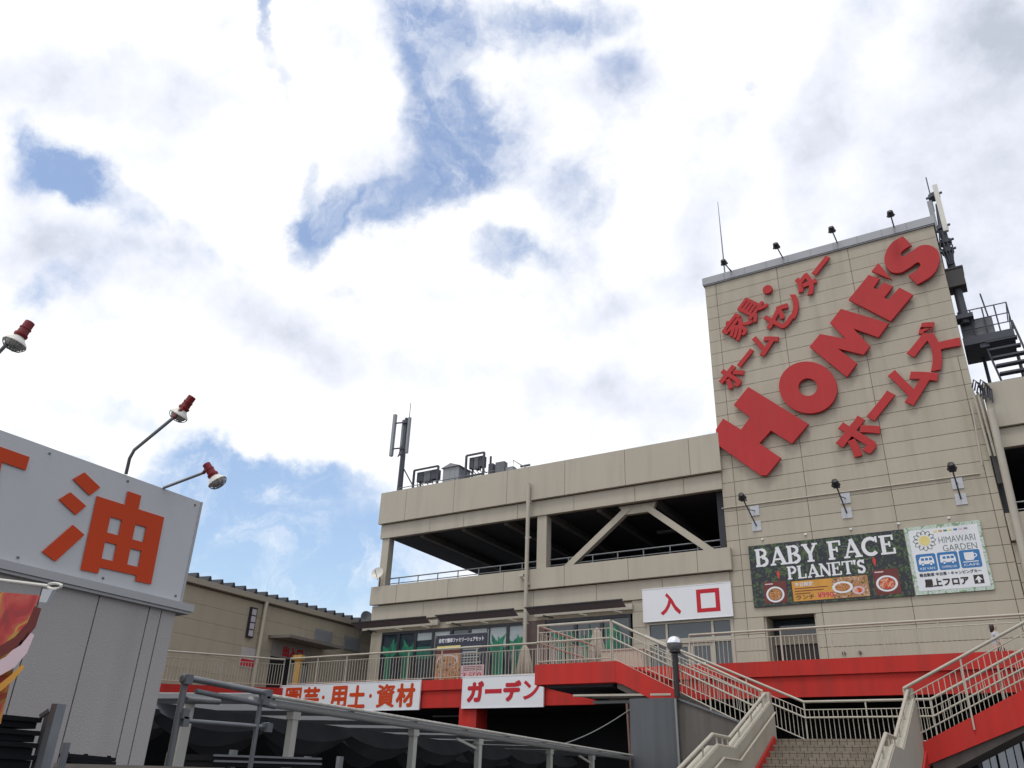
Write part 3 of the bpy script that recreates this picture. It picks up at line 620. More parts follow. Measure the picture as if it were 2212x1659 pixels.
# globe lamp post on the concrete wall
g0 = onY(1461, 1506, N - .12); gc = onY(1457, 1391, N - .12)
lp = thing('lamp_post', 'dark lamp post with a round globe, clear on top, on the concrete wall', 'lamp', g0)
obj('pole', MB().tube([(gc.x, gc.y, g0.z), (gc.x, gc.y, gc.z - .22)], .07, 14), BLACK, lp, True)
obj('collar', MB().lathe((gc.x, gc.y, gc.z - .24), (0, 0, 1), [(0, .08), (.04, .15), (.08, .13)], 20), BLACK, lp, True)
ball = [(-.19 + .38 * i / 14, math.sqrt(max(0, .2 ** 2 - (-.19 + .38 * i / 14) ** 2))) for i in range(15)]
obj('globe_base', MB().lathe(gc, (0, 0, 1), [p for p in ball if p[0] < .02] + [(.012, .205)], 24), mat('smoked_globe', (.16, .165, .17), .2), lp, True)
obj('globe_top', MB().lathe(gc, (0, 0, 1), [(.012, .2)] + [p for p in ball if p[0] > .02], 24), mat('silver_globe_cap', (.85, .87, .9), .12, metal=.7, var=.02), lp, True)

# ---------------------------------------------------------------- awnings
def awning(x0, x1, lab):
    t = thing('awning', lab, 'awning', ((x0 + x1) / 2, D, 8.5), 'dark awnings over the restaurant windows')
    obj('cassette', MB().box(x0, x1, D - .115, D - .03, 8.08, 8.3), CREAM, t)
    obj('cloth', MB().prism([(x0 + .06, D - .6, 8.07), (x0 + .06, D - .95, 8.27), (x0 + .06, D - .92, 8.29), (x0 + .06, D - .55, 8.1)], (x1 - x0 - .12, 0, 0)), PURPLE, t)
    obj('front_bar', MB().box(x0 + .03, x1 - .03, D - 1.0, D - .93, 8.26, 8.31), BLACK, t)
    for f in (.2, .55, .9):
        xx = x0 + (x1 - x0) * f
        obj('arm', MB().bar((xx, D - .1, 7.98), (xx - .3, D - .4, 8.04), .05), CREAM if f > .5 else BLACK, t)
awning(-26.3, -22.0, 'dark retracted awning at the left corner of the restaurant front')
awning(-21.55, -17.55, 'dark retracted awning left of the tall downpipe')
awning(-17.1, -12.75, 'dark retracted awning beside the red and white entrance sign')

# ---------------------------------------------------------------- signs on the tower
def wp(zx, zy, oy, Y): return onY((1600 + zx / 2.765) * .92167, (oy + zy / 2.765) * .92167, Y)
YF = D - .21
hs = thing('tower_sign', "huge red three-dimensional HOME'S lettering climbing the tower", 'sign', (-5, D, 15), 'red lettering on the tower')
def big(pts, oy, nm='letter'):
    P = [wp(a, b, oy, YF) for a, b in pts]
    o = obj(nm, MB().prism(P, (0, .12, 0)), LETTER, hs)
    c = sum(P, Vector()) / len(P)
    return o
big([(425, 295), (815, 535), (708, 662), (572, 578), (497, 660), (636, 755), (545, 868), (505, 868), (218, 665), (215, 570), (262, 500), (378, 572), (437, 490), (330, 412)], 800)
big([(955, 985), (1025, 895), (1335, 988), (1268, 1080), (1105, 1022), (1215, 1138), (1172, 1192), (1005, 1152), (1130, 1248), (1063, 1337), (822, 1140), (890, 1058), (1055, 1088)], 400)
big([(1075, 835), (1205, 675), (1277, 699), (1236, 758), (1258, 772), (1302, 722), (1362, 750), (1305, 822), (1330, 838), (1405, 757), (1492, 803), (1348, 975)], 400)
big([(1268, 598), (1355, 705), (1225, 650)], 400, 'apostrophe')
def spline(pts, n=5):
    out = []; m = len(pts)
    for i in range(m):
        p0, p1, p2, p3 = pts[i - 1], pts[i], pts[(i + 1) % m], pts[(i + 2) % m]
        if len(p1) > 2 and len(p2) > 2: out.append(p1[:2]); continue
        if len(p1) > 2: p0 = p1
        if len(p2) > 2: p3 = p2
        for k in range(n):
            t = k / n; out.append(tuple(.5 * (2 * p1[j] + (p2[j] - p0[j]) * t + (2 * p0[j] - 5 * p1[j] + 4 * p2[j] - p3[j]) * t * t + (3 * p1[j] - p0[j] - 3 * p2[j] + p3[j]) * t ** 3) for j in (0, 1)))
    return out
big(spline([(1428, 424, 1), (1484, 483, 1), (1440, 507), (1413, 536), (1428, 556), (1482, 522), (1545, 484), (1610, 486), (1655, 522), (1664, 570), (1645, 640), (1598, 692), (1520, 736, 1), (1462, 678, 1), (1514, 646), (1541, 612), (1522, 594), (1470, 628), (1410, 660), (1350, 655), (1313, 610), (1308, 560), (1330, 500), (1370, 455)]), 400)
mb = MB(); n = 48; o = []; i_ = []
for k in range(n):
    t = 2 * PI * k / n; ca, sa = math.cos(t), math.sin(t)
    o.append(wp(812 + 188 * ca + 10 * sa, 298 + 168 * sa, 800, YF)); i_.append(wp(811 + 61 * ca, 296 + 57 * sa, 800, YF))
bk = Vector((0, .12, 0)); V = o + i_ + [p + bk for p in o] + [p + bk for p in i_]
fs = []
for k in range(n):
    j = (k + 1) % n; fs += [(k, j, n + j, n + k), (2 * n + k, 3 * n + k, 3 * n + j, 2 * n + j), (k, 2 * n + k, 2 * n + j, j), (n + k, n + j, 3 * n + j, 3 * n + k)]
obj('letter', mb.add(V, fs), LETTER, hs)
# smaller kana: each glyph set out on the wall by its centre, height and slant
def kana(s, cx, cy, oy, hpx, wpx, par, bold, refA, refB, deep=.08, Y=None):
    """refA -> refB: two points along the line of writing."""
    Y = Y or (D - .15); c = wp(cx, cy, oy, Y); ex = (wp(*refB, Y) - wp(*refA, Y)); ex.y = 0; ex.normalize(); ez = Vector((-ex.z, 0, ex.x))
    O = c - ex * wpx / 2 - ez * hpx / 2
    if s in '家具セ': return obj('letter', fat_text(s, .045 if s == 'セ' else .035, O, ex, ez, wpx, hpx, depth=deep), LETTER, par)
    return obj('letter', text_mb(s, bold, O, ex, ez, wpx, hpx, deep, (0, 1, 0)), LETTER, par)
k1 = thing('tower_sign', 'small red kanji 家具 with a dot at the top left of the tower', 'sign', (-7.5, D, 19), 'red lettering on the tower')
k2 = thing('tower_sign', 'slanting line of small red katakana ホームセンター above the large red word', 'sign', (-6.5, D, 18), 'red lettering on the tower')
k3 = thing('tower_sign', 'red katakana ホームズ at the lower right below the large red word', 'sign', (-3, D, 14), 'red lettering on the tower')
A, Bq = (350, 1010, 400), (440, 890, 400)
kana('家', 350, 1008, 400, 1.08, 1.08, k1, .035, A, Bq); kana('具', 447, 893, 400, 1.1, .98, k1, .035, A, Bq)
pd = wp(549, 768, 400, D - .2); obj('dot', MB().lathe(pd, (0, 1, 0), [(0, .2), (.12, .2)], 20), LETTER, k1)
A, Bq = (320, 1335, 400), (800, 735, 400)
for ch, cx, cy, h, w in (('ホ', 315, 1335, 1.02, .98), ('ー', 406, 1212, .2, .86), ('ム', 522, 1112, .98, 1.02), ('セ', 612, 965, 1.08, 1.02), ('ン', 700, 875, 1.0, 1.02), ('タ', 797, 735, 1.02, .92), ('ー', 895, 613, .22, .9)):
    kana(ch, cx, cy, 400, h, w, k2, .05, A, Bq)
A, Bq = (1135, 1725, 400), (1612, 1130, 400)
for ch, cx, cy, h, w in (('ホ', 1135, 1720, 1.5, 1.45), ('ー', 1284, 1522, .34, 1.2), ('ム', 1470, 1365, 1.5, 1.5), ('ズ', 1612, 1135, 1.62, 1.7)):
    kana(ch, cx, cy, 400, h, w, k3, .052, A, Bq)

# ---------------------------------------------------------------- flat signs
def board(name, label, x0, x1, z0, z1, Y, m, cat='sign', th=.05, group=None, frame=None):
    t = thing(name, label, cat, ((x0 + x1) / 2, Y, z0), group)
    obj('board', MB().box(x0, x1, Y, Y + th, z0, z1), m, t)
    if frame: obj('frame', MB().box(x0 - .03, x1 + .03, Y - .01, Y + th, z1, z1 + .03).box(x0 - .03, x1 + .03, Y - .01, Y + th, z0 - .03, z0).box(x0 - .03, x0, Y - .01, Y + th, z0, z1).box(x1, x1 + .03, Y - .01, Y + th, z0, z1), frame, t)
    return t
es = board('entrance_sign', 'white board with the red characters 入口 above the entrance doors', -12.28, -8.86, 7.57, 8.76, D - .12, WHITE, frame=WHITEP)
wtext('letter', '入', -11.6, 7.74, .82, .84, D - .124, SIGNRED, es, .035)
obj('letter', MB().box(-10.16, -10.0, D - .126, D - .121, 7.76, 8.6).box(-9.44, -9.28, D - .126, D - .121, 7.76, 8.6).box(-10.0, -9.44, D - .126, D - .121, 8.45, 8.6).box(-10.0, -9.44, D - .126, D - .121, 7.76, 7.9), SIGNRED, es)
gs = board('garden_sign', 'long white board with red characters 園芸・用土・資材 on the red fascia', -25.45, -18.62, 4.09, 5.03, F - .08, WHITE, frame=WHITEP)
for ch, a, w in (('園', -25.12, .84), ('芸', -24.17, .84), ('・', -23.2, .14), ('用', -22.8, .84), ('土', -21.9, .84), ('・', -20.9, .14), ('資', -20.55, .84), ('材', -19.65, .84)):
    if ch == '・': wtext('letter', ch, a, 4.5, w, .14, F - .085, ORANGE, gs, .03)
    else: ktext('letter', ch, a, 4.16, w, .8, F - .085, ORANGE, gs, .024 if ch in '園資' else .034)
gd = board('garden_sign', 'white board with red katakana ガーデン beside the red upper landing', -16.78, -13.66, 4.10, 5.06, F - .08, WHITE, frame=WHITEP)
for ch, a, w, zz, h in (('ガ', -16.6, .68, 4.26, .68), ('ー', -15.88, .66, 4.52, .15), ('デ', -15.16, .7, 4.26, .66), ('ン', -14.4, .62, 4.3, .6)): wtext('letter', ch, a, zz, w, h, F - .085, SIGNRED, gd, .03) if ch in 'ーン' else ktext('letter', ch, a, zz, w, h, F - .085, SIGNRED, gd, .042)

# restaurant banner on the tower
bx0, bx1, bz0, bz1, BY = -8.07, -2.78, 7.80, 10.03, D - .06
bb = thing('restaurant_banner', 'dark leafy restaurant banner with white serif lettering and three dish pictures', 'banner', (-5.4, D, bz0))
obj('cloth', MB().box(bx0, bx1, BY, BY + .03, bz0, bz1), LEAFP, bb)
wd = {'B': .76, 'A': .88, 'Y': .84, ' ': .40, 'F': .74, 'C': .84, 'E': .76, 'P': .74, 'L': .70, 'N': .84, 'T': .78, "'": .2, 'S': .6}
serif_word('BABY FACE', bx0 + .22, 9.23, .66, wd, BY - .006, WHITEP, bb, .045)
serif_word("PLANET'S", bx0 + 1.30, 8.68, .46, wd, BY - .006, WHITEP, bb, .03)
for fx, fz in ((-7.1, 8.86), (-3.85, 9.0)): obj('chilli', MB().flat([(fx, BY - .004, fz + .2), (fx + .07, BY - .004, fz + .08), (fx + .02, BY - .004, fz - .16), (fx - .05, BY - .004, fz + .06)]), CARROT, bb)
def dish(x0, x1, z0, z1, bowl, rx, rz, food, dark=MAROON):
    p = rect('picture', x0, x1, z0, z1, BY - .004, dark, bb); cx, cz = bowl
    disc('bowl', cx, cz, rx, rz, BY - .006, WHITEP, p); disc('bowl_shade', cx, cz, rx * .78, rz * .78, BY - .0075, BROP, p); disc('food', cx, cz, rx * .72, rz * .72, BY - .009, food, p)
    rect('caption', x0 + .06, x0 + .34, z1 - .1, z1 - .06, BY - .0055, PINKP, p)
dish(-7.66, -6.86, 7.9, 8.66, (-7.27, 8.2), .32, .28, FOOD)
dish(-3.95, -3.16, 7.9, 8.74, (-3.56, 8.26), .34, .27, FOODR)
lx0, lx1, lz0, lz1 = -6.66, -4.14, 7.9, 8.6
ob = rect('lunch_panel', lx0, lx1, lz0, lz1, BY - .004, ORAP, bb)
obj('panel_border', MB().flat([(lx0 - .03, BY - .0035, lz0 - .03), (lx1 + .02, BY - .0035, lz0 - .03), (lx1 + .02, BY - .0035, lz1 + .02), (lx0 - .03, BY - .0035, lz1 + .02)]), BROP, ob)
ktext('letter', '平日限定', lx0 + .1, lz0 + .5, .62, .15, BY - .006, WHITEP, ob, .004)
for k in range(3): rect('text_line', lx0 + .08, lx0 + (1.2, 1.05, .6)[k], lz0 + .42 - .09 * k, lz0 + .45 - .09 * k, BY - .006, MAROON, ob)
wtext('letter', 'ランチ', lx0 + .1, lz0 + .05, .62, .15, BY - .006, BROP, ob, .02)
wtext('letter', '¥990-', lx0 + .82, lz0 + .05, .62, .2, BY - .006, MAGENTA, ob, .02)
rect('table_scene', lx0 + 1.35, lx1 - .01, lz0 + .01, lz1 - .01, BY - .005, BULKP, ob)
disc('bowl', lx0 + 1.68, lz0 + .36, .34, .2, BY - .007, WHITEP, ob); disc('food', lx0 + 1.68, lz0 + .36, .25, .14, BY - .0085, FOOD, ob)
disc('bowl', lx0 + 2.18, lz0 + .22, .2, .13, BY - .007, PINKP, ob); disc('food', lx0 + 2.18, lz0 + .22, .14, .085, BY - .0085, FOODR, ob)
# garden centre banner
hx0, hx1, hz0, hz1 = -2.75, -.47, 7.80, 10.06
hb = thing('garden_banner', 'white roof floor banner with a sunflower logo and three blue picture squares', 'banner', (-1.6, D, hz0))
obj('cloth', MB().box(hx0, hx1, BY, BY + .03, hz0, hz1), EDGEP, hb)
rect('white_field', hx0 + .12, hx1 - .09, hz0 + .12, hz1 - .12, BY - .003, WHITE, hb)
sfx, sfz = hx0 + .56, hz1 - .5
mb = MB()
for k in range(12):
    a = 2 * PI * k / 12; d = Vector((math.cos(a), 0, math.sin(a))); q = Vector((-d.z, 0, d.x)) * .07; c = Vector((sfx, BY - .005, sfz))
    P = [c + d * .19 - q, c + d * .26 - q * 1.15, c + d * .35, c + d * .26 + q * 1.15, c + d * .19 + q]
    for u, v in zip(P, P[1:]):
        w_ = (v - u).normalized(); nn = Vector((-w_.z, 0, w_.x)) * .011; mb.flat([u - nn, v - nn, v + nn, u + nn])
obj('petals', mb, GREYP, hb); disc('flower_centre', sfx, sfz, .17, .17, BY - .006, YELP, hb)
wtext('letter', 'HIMAWARI', hx0 + .98, hz1 - .64, 1.08, .21, BY - .006, GREYP, hb, 0); wtext('letter', 'GARDEN', hx0 + 1.06, hz1 - .92, 1.0, .21, BY - .006, GREYP, hb, 0)
for k in range(7): rect('coloured_text', hx0 + .88 + .15 * k, hx0 + .99 + .15 * k, hz1 - .26, hz1 - .2, BY - .006, (YELP, ORAP, GREEN, YELP, BLUEP, PINKP, GREYM)[k], hb)
for k, cap in enumerate(('KEI VAN', 'CAMPING CAR', 'CAFE')):
    a = hx0 + .2 + .645 * k; w_ = .6; zb = hz0 + .74
    sq = obj('picture_square', MB().flat([(a + .04, BY - .006, zb), (a + w_ - .04, BY - .006, zb), (a + w_, BY - .006, zb + .04), (a + w_, BY - .006, zb + .54), (a + w_ - .04, BY - .006, zb + .58), (a + .04, BY - .006, zb + .58), (a, BY - .006, zb + .54), (a, BY - .006, zb + .04)]), BLUEP, hb)
    wtext('letter', cap, a + .08, zb + .06, w_ - .16, .075, BY - .008, WHITEP, sq, .004)
    Yi = BY - .008
    if k < 2:
        ic = MB().flat([(a + .07, Yi, zb + .24), (a + .53, Yi, zb + .24), (a + .53, Yi, zb + .36), (a + .49, Yi, zb + .49), (a + .14 - .05 * k, Yi, zb + .49), (a + .07, Yi, zb + .36)])
        obj('van_picture', ic, WHITEP, sq)
        for j in range(3): rect('van_window', a + .15 + .12 * j, a + .24 + .12 * j, zb + .36, zb + .44, Yi - .002, BLUEP, sq)
        for j in range(2): disc('van_wheel', a + .18 + .25 * j, zb + .23, .055, .055, Yi - .002, BLUEP, sq, 14); disc('van_hub', a + .18 + .25 * j, zb + .23, .035, .035, Yi - .004, WHITEP, sq, 12)
    else:
        obj('cup_picture', MB().flat([(a + .14, Yi, zb + .5), (a + .42, Yi, zb + .5), (a + .42, Yi, zb + .3), (a + .38, Yi, zb + .24), (a + .18, Yi, zb + .24), (a + .14, Yi, zb + .3)]), WHITEP, sq)
        disc('cup_handle', a + .43, zb + .39, .08, .07, Yi + .001, WHITEP, sq, 16, .6); rect('saucer', a + .08, a + .52, zb + .18, zb + .21, Yi, WHITEP, sq)
ktext('letter', '軽自動車 中古車・キャンピングカー', hx0 + .22, hz0 + .57, 1.8, .115, BY - .006, NAVYP, hb, .003)
ktext('letter', '屋上フロア', hx0 + .32, hz0 + .22, 1.3, .27, BY - .006, BROP, hb, .012)
ar = rect('arrow_square', hx1 - .52, hx1 - .24, hz0 + .22, hz0 + .5, BY - .006, BROP, hb); ax = hx1 - .38
obj('arrow', MB().flat([(ax - .035, BY - .008, hz0 + .25), (ax + .035, BY - .008, hz0 + .25), (ax + .035, BY - .008, hz0 + .35), (ax + .11, BY - .008, hz0 + .33), (ax, BY - .008, hz0 + .47), (ax - .11, BY - .008, hz0 + .33), (ax - .035, BY - .008, hz0 + .35)]), WHITEP, ar)
for k in range(5): piece('eyelet_hook', bb if k < 3 else hb, bx0 + .5 + 1.55 * k, bx0 + .58 + 1.55 * k, D - .05, D - .01, 10.22, 10.28, WHITEP)

# family set banner on the walkway railing
fx0, fx1, fz0, fz1, FY = -18.48, -16.28, 5.0, 6.62, F + .5
fb = thing('menu_banner', 'restaurant price banner with a dark heading strip behind the walkway railing', 'banner', (-17, FY, 5.0))
obj('cloth', MB().box(fx0, fx1, FY, FY + .03, fz0, fz1), NAVYP, fb)
ktext('letter', '自宅で簡単ファミリーシェアセット', fx0 + .14, fz1 - .25, 1.95, .16, FY - .006, WHITEP, fb, .005)
rect('yellow_strip', fx0 + .06, fx0 + 1.1, fz1 - .5, fz1 - .36, FY - .004, YELP, fb); rect('red_strip', fx0 + .06, fx0 + 1.1, fz1 - .62, fz1 - .53, FY - .004, MAROON, fb)
rect('food_picture', fx0 + .04, fx0 + 1.12, fz0 + .05, fz1 - .63, FY - .004, BULKP, fb)
disc('plate', fx0 + .56, fz1 - .86, .46, .2, FY - .006, PINKP, fb); disc('food', fx0 + .55, fz1 - .88, .41, .17, FY - .008, BULKP, fb)
for k in range(7): rect('menu_line', fx0 + 1.2, fx1 - .2 - .1 * (k % 3), fz1 - .45 - .09 * k, fz1 - .41 - .09 * k, FY - .004, GREYM if k % 2 else BLIND, fb)
pk = rect('price_panel', fx0 + 1.18, fx1 - .06, fz0 + .05, fz0 + .56, FY - .004, PINKP, fb)
wtext('letter', '3,500', fx0 + 1.24, fz0 + .09, .8, .22, FY - .006, MAGENTA, pk, .02); 
for k in range(3): rect('menu_line', fx0 + 1.25, fx1 - .15, fz0 + .38 + .055 * k, fz0 + .405 + .055 * k, FY - .006, MAROON, pk)
obj('stand_pole', MB().tube([(fx1 + .06, FY, 4.9), (fx1 + .06, FY, 6.75)], .025, 8), GALV, fb); obj('stand_pole', MB().tube([(fx0 - .05, FY, 4.9), (fx0 - .05, FY, 6.66)], .025, 8), GALV, fb)
obj('stand_rail', MB().tube([(fx0 - .05, FY + .02, 6.64), (fx1 + .06, FY + .02, 6.64)], .018, 8), GALV, fb)

# folded parasols, planters and odd things on the walkway
def parasol(c, label, h=1.95):
    t = thing('folded_parasol', label, 'parasol', c, 'folded beige parasols on the walkway'); c = Vector(c)
    obj('pole', MB().tube([c, c + Vector((0, 0, h))], .022, 8), WOOD, t)
    vs = []; fs = []; seg = 24; rings = [(h - .02, .03), (h - .15, .12), (h - .55, .2), (h - .95, .27), (h - 1.0, .24), (h - 1.35, .17), (h - 1.45, .2)]
    for z_, r_ in rings: vs += [(c.x + r_ * (1 + .22 * math.sin(8 * a)) * math.cos(a), c.y + r_ * (1 + .22 * math.sin(8 * a)) * math.sin(a), c.z + z_) for a in [2 * PI * k / seg for k in range(seg)]]
    for i in range(len(rings) - 1):
        for k in range(seg): fs.append((i * seg + k, i * seg + (k + 1) % seg, (i + 1) * seg + (k + 1) % seg, (i + 1) * seg + k))
    obj('canvas', MB().add(vs, fs), BEIGEC, t, True); obj('base', MB().lathe(c, (0, 0, 1), [(0, .22), (.06, .22), (.09, .06)], 16), GREYM, t)
parasol((-12.7, 26.6, 4.9), 'folded beige parasol standing behind the upper landing railing')
parasol((-15.35, 26.2, 4.9), 'smaller folded beige parasol beside the downpipe and the price banner', 1.45)
ys = thing('yellow_stand', 'yellow upright stand behind the walkway railing near the wing door', 'stand', (-25.0, 25.2, 4.9))
p = onY(640, 1440, 25.2); q = onY(672, 1440, 25.2)
obj('panel', MB().box(p.x - .12, p.x + .18, 25.2, 25.3, 4.95, 6.2), YELLOW, ys); obj('head', MB().box(p.x - .2, p.x + .26, 25.15, 25.35, 6.12, 6.3), YELLOW, ys)
pb = thing('beige_cabinet', 'plain beige box standing on the upper landing behind the railing', 'cabinet', (-11.2, 24.2, 4.8))
obj('body', MB().box(-11.75, -10.3, 24.9, 25.4, 4.9, 5.75), CREAMW, pb); obj('lid', MB().box(-11.78, -10.27, 24.87, 25.43, 5.75, 5.79), CREAM, pb)

# ---------------------------------------------------------------- wing at the left
XW = -28.0
Wg = thing('side_wing', 'low ochre wing with a ribbed metal roof left of the parking floors', 'building', (XW, 22, 0))
gz = onX(578, 1292, XW).z
obj('wing_core', MB().box(XW - 10, XW - .05, 10, 46, 0, gz), JOINT, Wg)
zz = gz - .3; row = 0
while zz > 4.3:
    z0 = max(zz - .62, 4.3)
    for k in range(9): piece('panel', Wg, XW - .06, XW, 10 + 3.6 * k + .002, 10 + 3.6 * (k + 1) - .002, z0 + .004, zz - .004, WING)
    zz = z0
obj('eave_gutter', MB().box(XW - .02, XW + .2, 10, 46, gz - .22, gz), mat('ochre_gutter', (.36, .32, .25), .5, var=.1), Wg)
obj('roof', MB().prism([(XW + .15, 10, gz + .02), (XW - 10, 10, gz + .6), (XW - 10, 10, gz + .5), (XW + .15, 10, gz - .0)], (0, 36, 0)), GREYM, Wg)
ribm = MB().prism([(.2, -.10, 0), (.2, -.03, .19), (.2, .03, .19), (.2, .10, 0)], (-2.5, 0, .14)).mesh('roof_rib', mat('dark_rib_end', (.035, .04, .05), .6))
for k in range(48): inst('roof_rib', Wg, ribm, (XW, 10.3 + .62 * k, gz + .02))
pp = onX(577, 1296, XW + .14)
dw = obj('downpipe', MB().tube([(XW + .14, pp.y, gz - .2), (XW + .14, pp.y, 4.9)], .09, 12), mat('ochre_pipe', (.43, .385, .29), .5, var=.08), Wg, True)
c0, c1 = onX(580, 1372, XW), onX(662, 1384, XW); dz = 0
cn = obj('door_canopy', MB().prism([(XW + .01, c0.y, c0.z), (XW + .01, c0.y + 3.4, c0.z), (XW + 1.3, c0.y + 3.4, c0.z - .04), (XW + 1.3, c0.y, c0.z - .04)], (0, 0, -.12)), mat('brown_canopy', (.19, .165, .145), .7), Wg)
dd = obj('doorway', MB().box(XW - .02, XW + .012, c0.y + .3, c0.y + 2.6, 4.92, c0.z - .2), DARKER, Wg)
obj('door_leaf', MB().box(XW + .013, XW + .03, c0.y + 1.5, c0.y + 2.5, 4.95, c0.z - .95), GREYM, dd)
obj('notice_board', MB().box(XW + .013, XW + .05, c0.y + .3, c0.y + 2.7, c0.z - .82, c0.z - .2), mat('dim_white_board', (.30, .27, .25), .6), dd)
obj('letter', fat_text('出入口', .03, (XW + .056, c0.y + .9, c0.z - .75), (0, 1, 0), (0, 0, 1), 1.25, .45, (1, 0, 0)), SIGNRED, dd)
for a, b in ((c0.y + 2.75, c0.z + .12), (c0.y + 4.75, c0.z + .12)):
    v_ = obj('vent_grille', MB().box(XW, XW + .05, a, a + 1.15, b, b + .62), GREYM, Wg)
    for k in range(6): piece('louvre', v_, XW + .051, XW + .07, a + .06, a + 1.09, b + .06 + .09 * k, b + .1 + .09 * k, ANT)
s0 = onX(541, 1345, XW)
ls = thing('wall_sign', 'narrow black framed sign of four pale squares high on the ochre wing', 'sign', (XW, s0.y, s0.z))
obj('frame', MB().box(XW + .01, XW + .12, s0.y - .17, s0.y + .17, s0.z - .62, s0.z + .62), BLACK, ls)
for k in range(4): piece('square', ls, XW + .121, XW + .13, s0.y - .11, s0.y + .13, s0.z - .56 + .29 * k, s0.z - .32 + .29 * k, mat('pale_sign_face', (.5, .46, .5), .5) if k == 0 else bpy.data.materials['pale_sign_face'])
s1 = onX(538, 1424, XW)
ns = thing('wall_notice', 'small red and white notice on the ochre wall behind the side railing', 'sign', (XW, s1.y, s1.z))
obj('plate', MB().box(XW + .005, XW + .03, s1.y - .5, s1.y + .5, s1.z - .35, s1.z + .45), mat('dim_white_notice', (.5, .46, .44), .6), ns); obj('red_print', MB().box(XW + .031, XW + .034, s1.y - .45, s1.y + .45, s1.z - .3, s1.z - .02), SIGNRED, ns)
def dish_ant(c, r, aim, label):
    t = thing('satellite_dish', label, 'satellite dish', c, 'satellite dishes'); c = Vector(c); a = Vector(aim).normalized()
    obj('reflector', MB().lathe(c, a, [(0, .02), (.03 * r / .3, r * .55), (.1 * r / .3, r), (.11 * r / .3, r * .99), (.045 * r / .3, r * .5), (.02, .01)], 24), ANT if r > .35 else LAMPWH, t, True)
    obj('feed_arm', MB().tube([c - Vector((0, 0, r * .9)), c + a * r * 1.3], .015, 6), ANTD, t); obj('bracket', MB().tube([c - a * .02, c - a * .25 - Vector((0, 0, .1)), c - a * .25 - Vector((0, 0, .8))], .03, 8), ANTD, t)
pz = onX(790, 1340, XW + .6); dish_ant(pz, .42, (.9, -.2, .25), 'grey satellite dish at the end of the wing gutter')
pz = onY(817, 1240, D - .3); dish_ant(pz, .30, (.2, -.9, .3), 'small white satellite dish fixed at the corner column of the parking floor')

# ---------------------------------------------------------------- roof equipment
RZ = 14.7
def yroof(u, v, Y): return onY(u, v, Y)
def mast(u0, v0, u1, v1, Y, label, panels, group='phone antenna masts'):
    b, t_ = onY(u0, v0, Y), onY(u1, v1, Y); t_.x = b.x + (t_.x - b.x)
    th = thing('antenna_mast', label, 'antenna', b, group)
    return th, b, t_
Ym = D + .6
th, b, t_ = mast(862, 1070, 872, 905, Ym, 'slim dark phone mast at the left end of the parking roof', 0)
X0 = b.x; zt = t_.z
obj('pole', MB().tube([(X0, Ym, 13.2), (X0, Ym, RZ + 2.6), (X0, Ym, zt)], [.16, .13, .09], 12), ANTD, th, True)
for dx, dyy, w in ((-.62, -.2, .16), (-.28, .15, .12), (.22, 0, .1)):
    obj('antenna_panel', MB().box(X0 + dx - w / 2, X0 + dx + w / 2, Ym + dyy - .08, Ym + dyy + .08, zt - 2.0 - .1 * (dx < -.5), zt + .25 * (dx < -.5)), ANT, th)
for zz in (zt - .25, zt - 1.7):
    obj('bracket', MB().lathe((X0, Ym, zz), (0, 0, 1), [(-.09, .18), (.09, .18)], 12).bar((X0 - .62, Ym - .2, zz), (X0 + .25, Ym, zz), .06).bar((X0 - .28, Ym + .15, zz), (X0, Ym, zz), .05), ANTD, th)
obj('lightning_spike', MB().tube([(X0 + .18, Ym, zt), (X0 + .18, Ym, zt + .85)], .018, 6), ANTD, th)
obj('stay', MB().tube([(X0 + .05, Ym, RZ + 1.6), (X0 + 1.1, Ym + .2, RZ - .1)], .035, 8), ANTD, th)
mbc = MB()
for k in range(3): mbc.tube([(X0 - .1 + .12 * k, Ym - .1, zt - 1.75), (X0 - .2 + .22 * k, Ym - .16, zt - 2.2), (X0 + .02, Ym - .14, RZ + 2.3), (X0 + .03 * k, Ym - .15, RZ + .3)], .025, 6)
obj('cable', mbc, ANTD, th)
def aircon(xa, xb, label, hh=1.55, y=D + 1.0, zb=RZ - .1):
    t = thing('equipment_rack', label, 'equipment rack', ((xa + xb) / 2, y, zb), 'equipment racks on the parking roof'); w = xb - xa
    fr = MB()
    for xx in (xa, xb): fr.bar((xx, y, zb - .3), (xx, y, zb + hh), .09).bar((xx, y + .6, zb - .3), (xx, y + .6, zb + hh), .08)
    fr.bar((xa, y, zb + hh), (xb, y, zb + hh), .08).bar((xa, y, zb + .5), (xb, y, zb + .5), .08).bar((xa, y + .3, zb + .4), (xb, y + .3, zb + .4), .05)
    obj('frame', fr, ANTD, t)
    for k in range(3):
        xx = xa + .12 + (w - .2) * k / 3; obj('radio_unit', MB().box(xx, xx + (w - .3) / 3, y + .1, y + .4, zb + .95 - .08 * (k % 2), zb + hh - .1), ANTD if k != 1 else GALVD, t)
    c = MB()
    for k in range(5): xx = xa + .15 + (w - .3) * k / 4; c.tube([(xx, y + .1, zb + .98), (xx + .12, y + .05, zb + .7), (xx + .3, y + .08, zb + .52)], .02, 6)
    obj('cable', c, ANTD, t)
p0, p1 = onY(892, 1050, D + 1), onY(945, 1035, D + 1); aircon(p0.x, p1.x, 'dark rack of radio units beside the slim mast on the parking roof')
p0, p1 = onY(1005, 1030, D + 1), onY(1044, 1020, D + 1); aircon(p0.x, p1.x, 'dark rack of radio units right of the pale roof cabinet', 1.6, zb=RZ + .1)
p0, p1 = onY(958, 1040, D + 1), onY(996, 1035, D + 1)
cb_ = thing('roof_cabinet', 'pale grey cabinet with a small gabled lid on the parking roof', 'cabinet', (p0.x, D + 1, RZ))
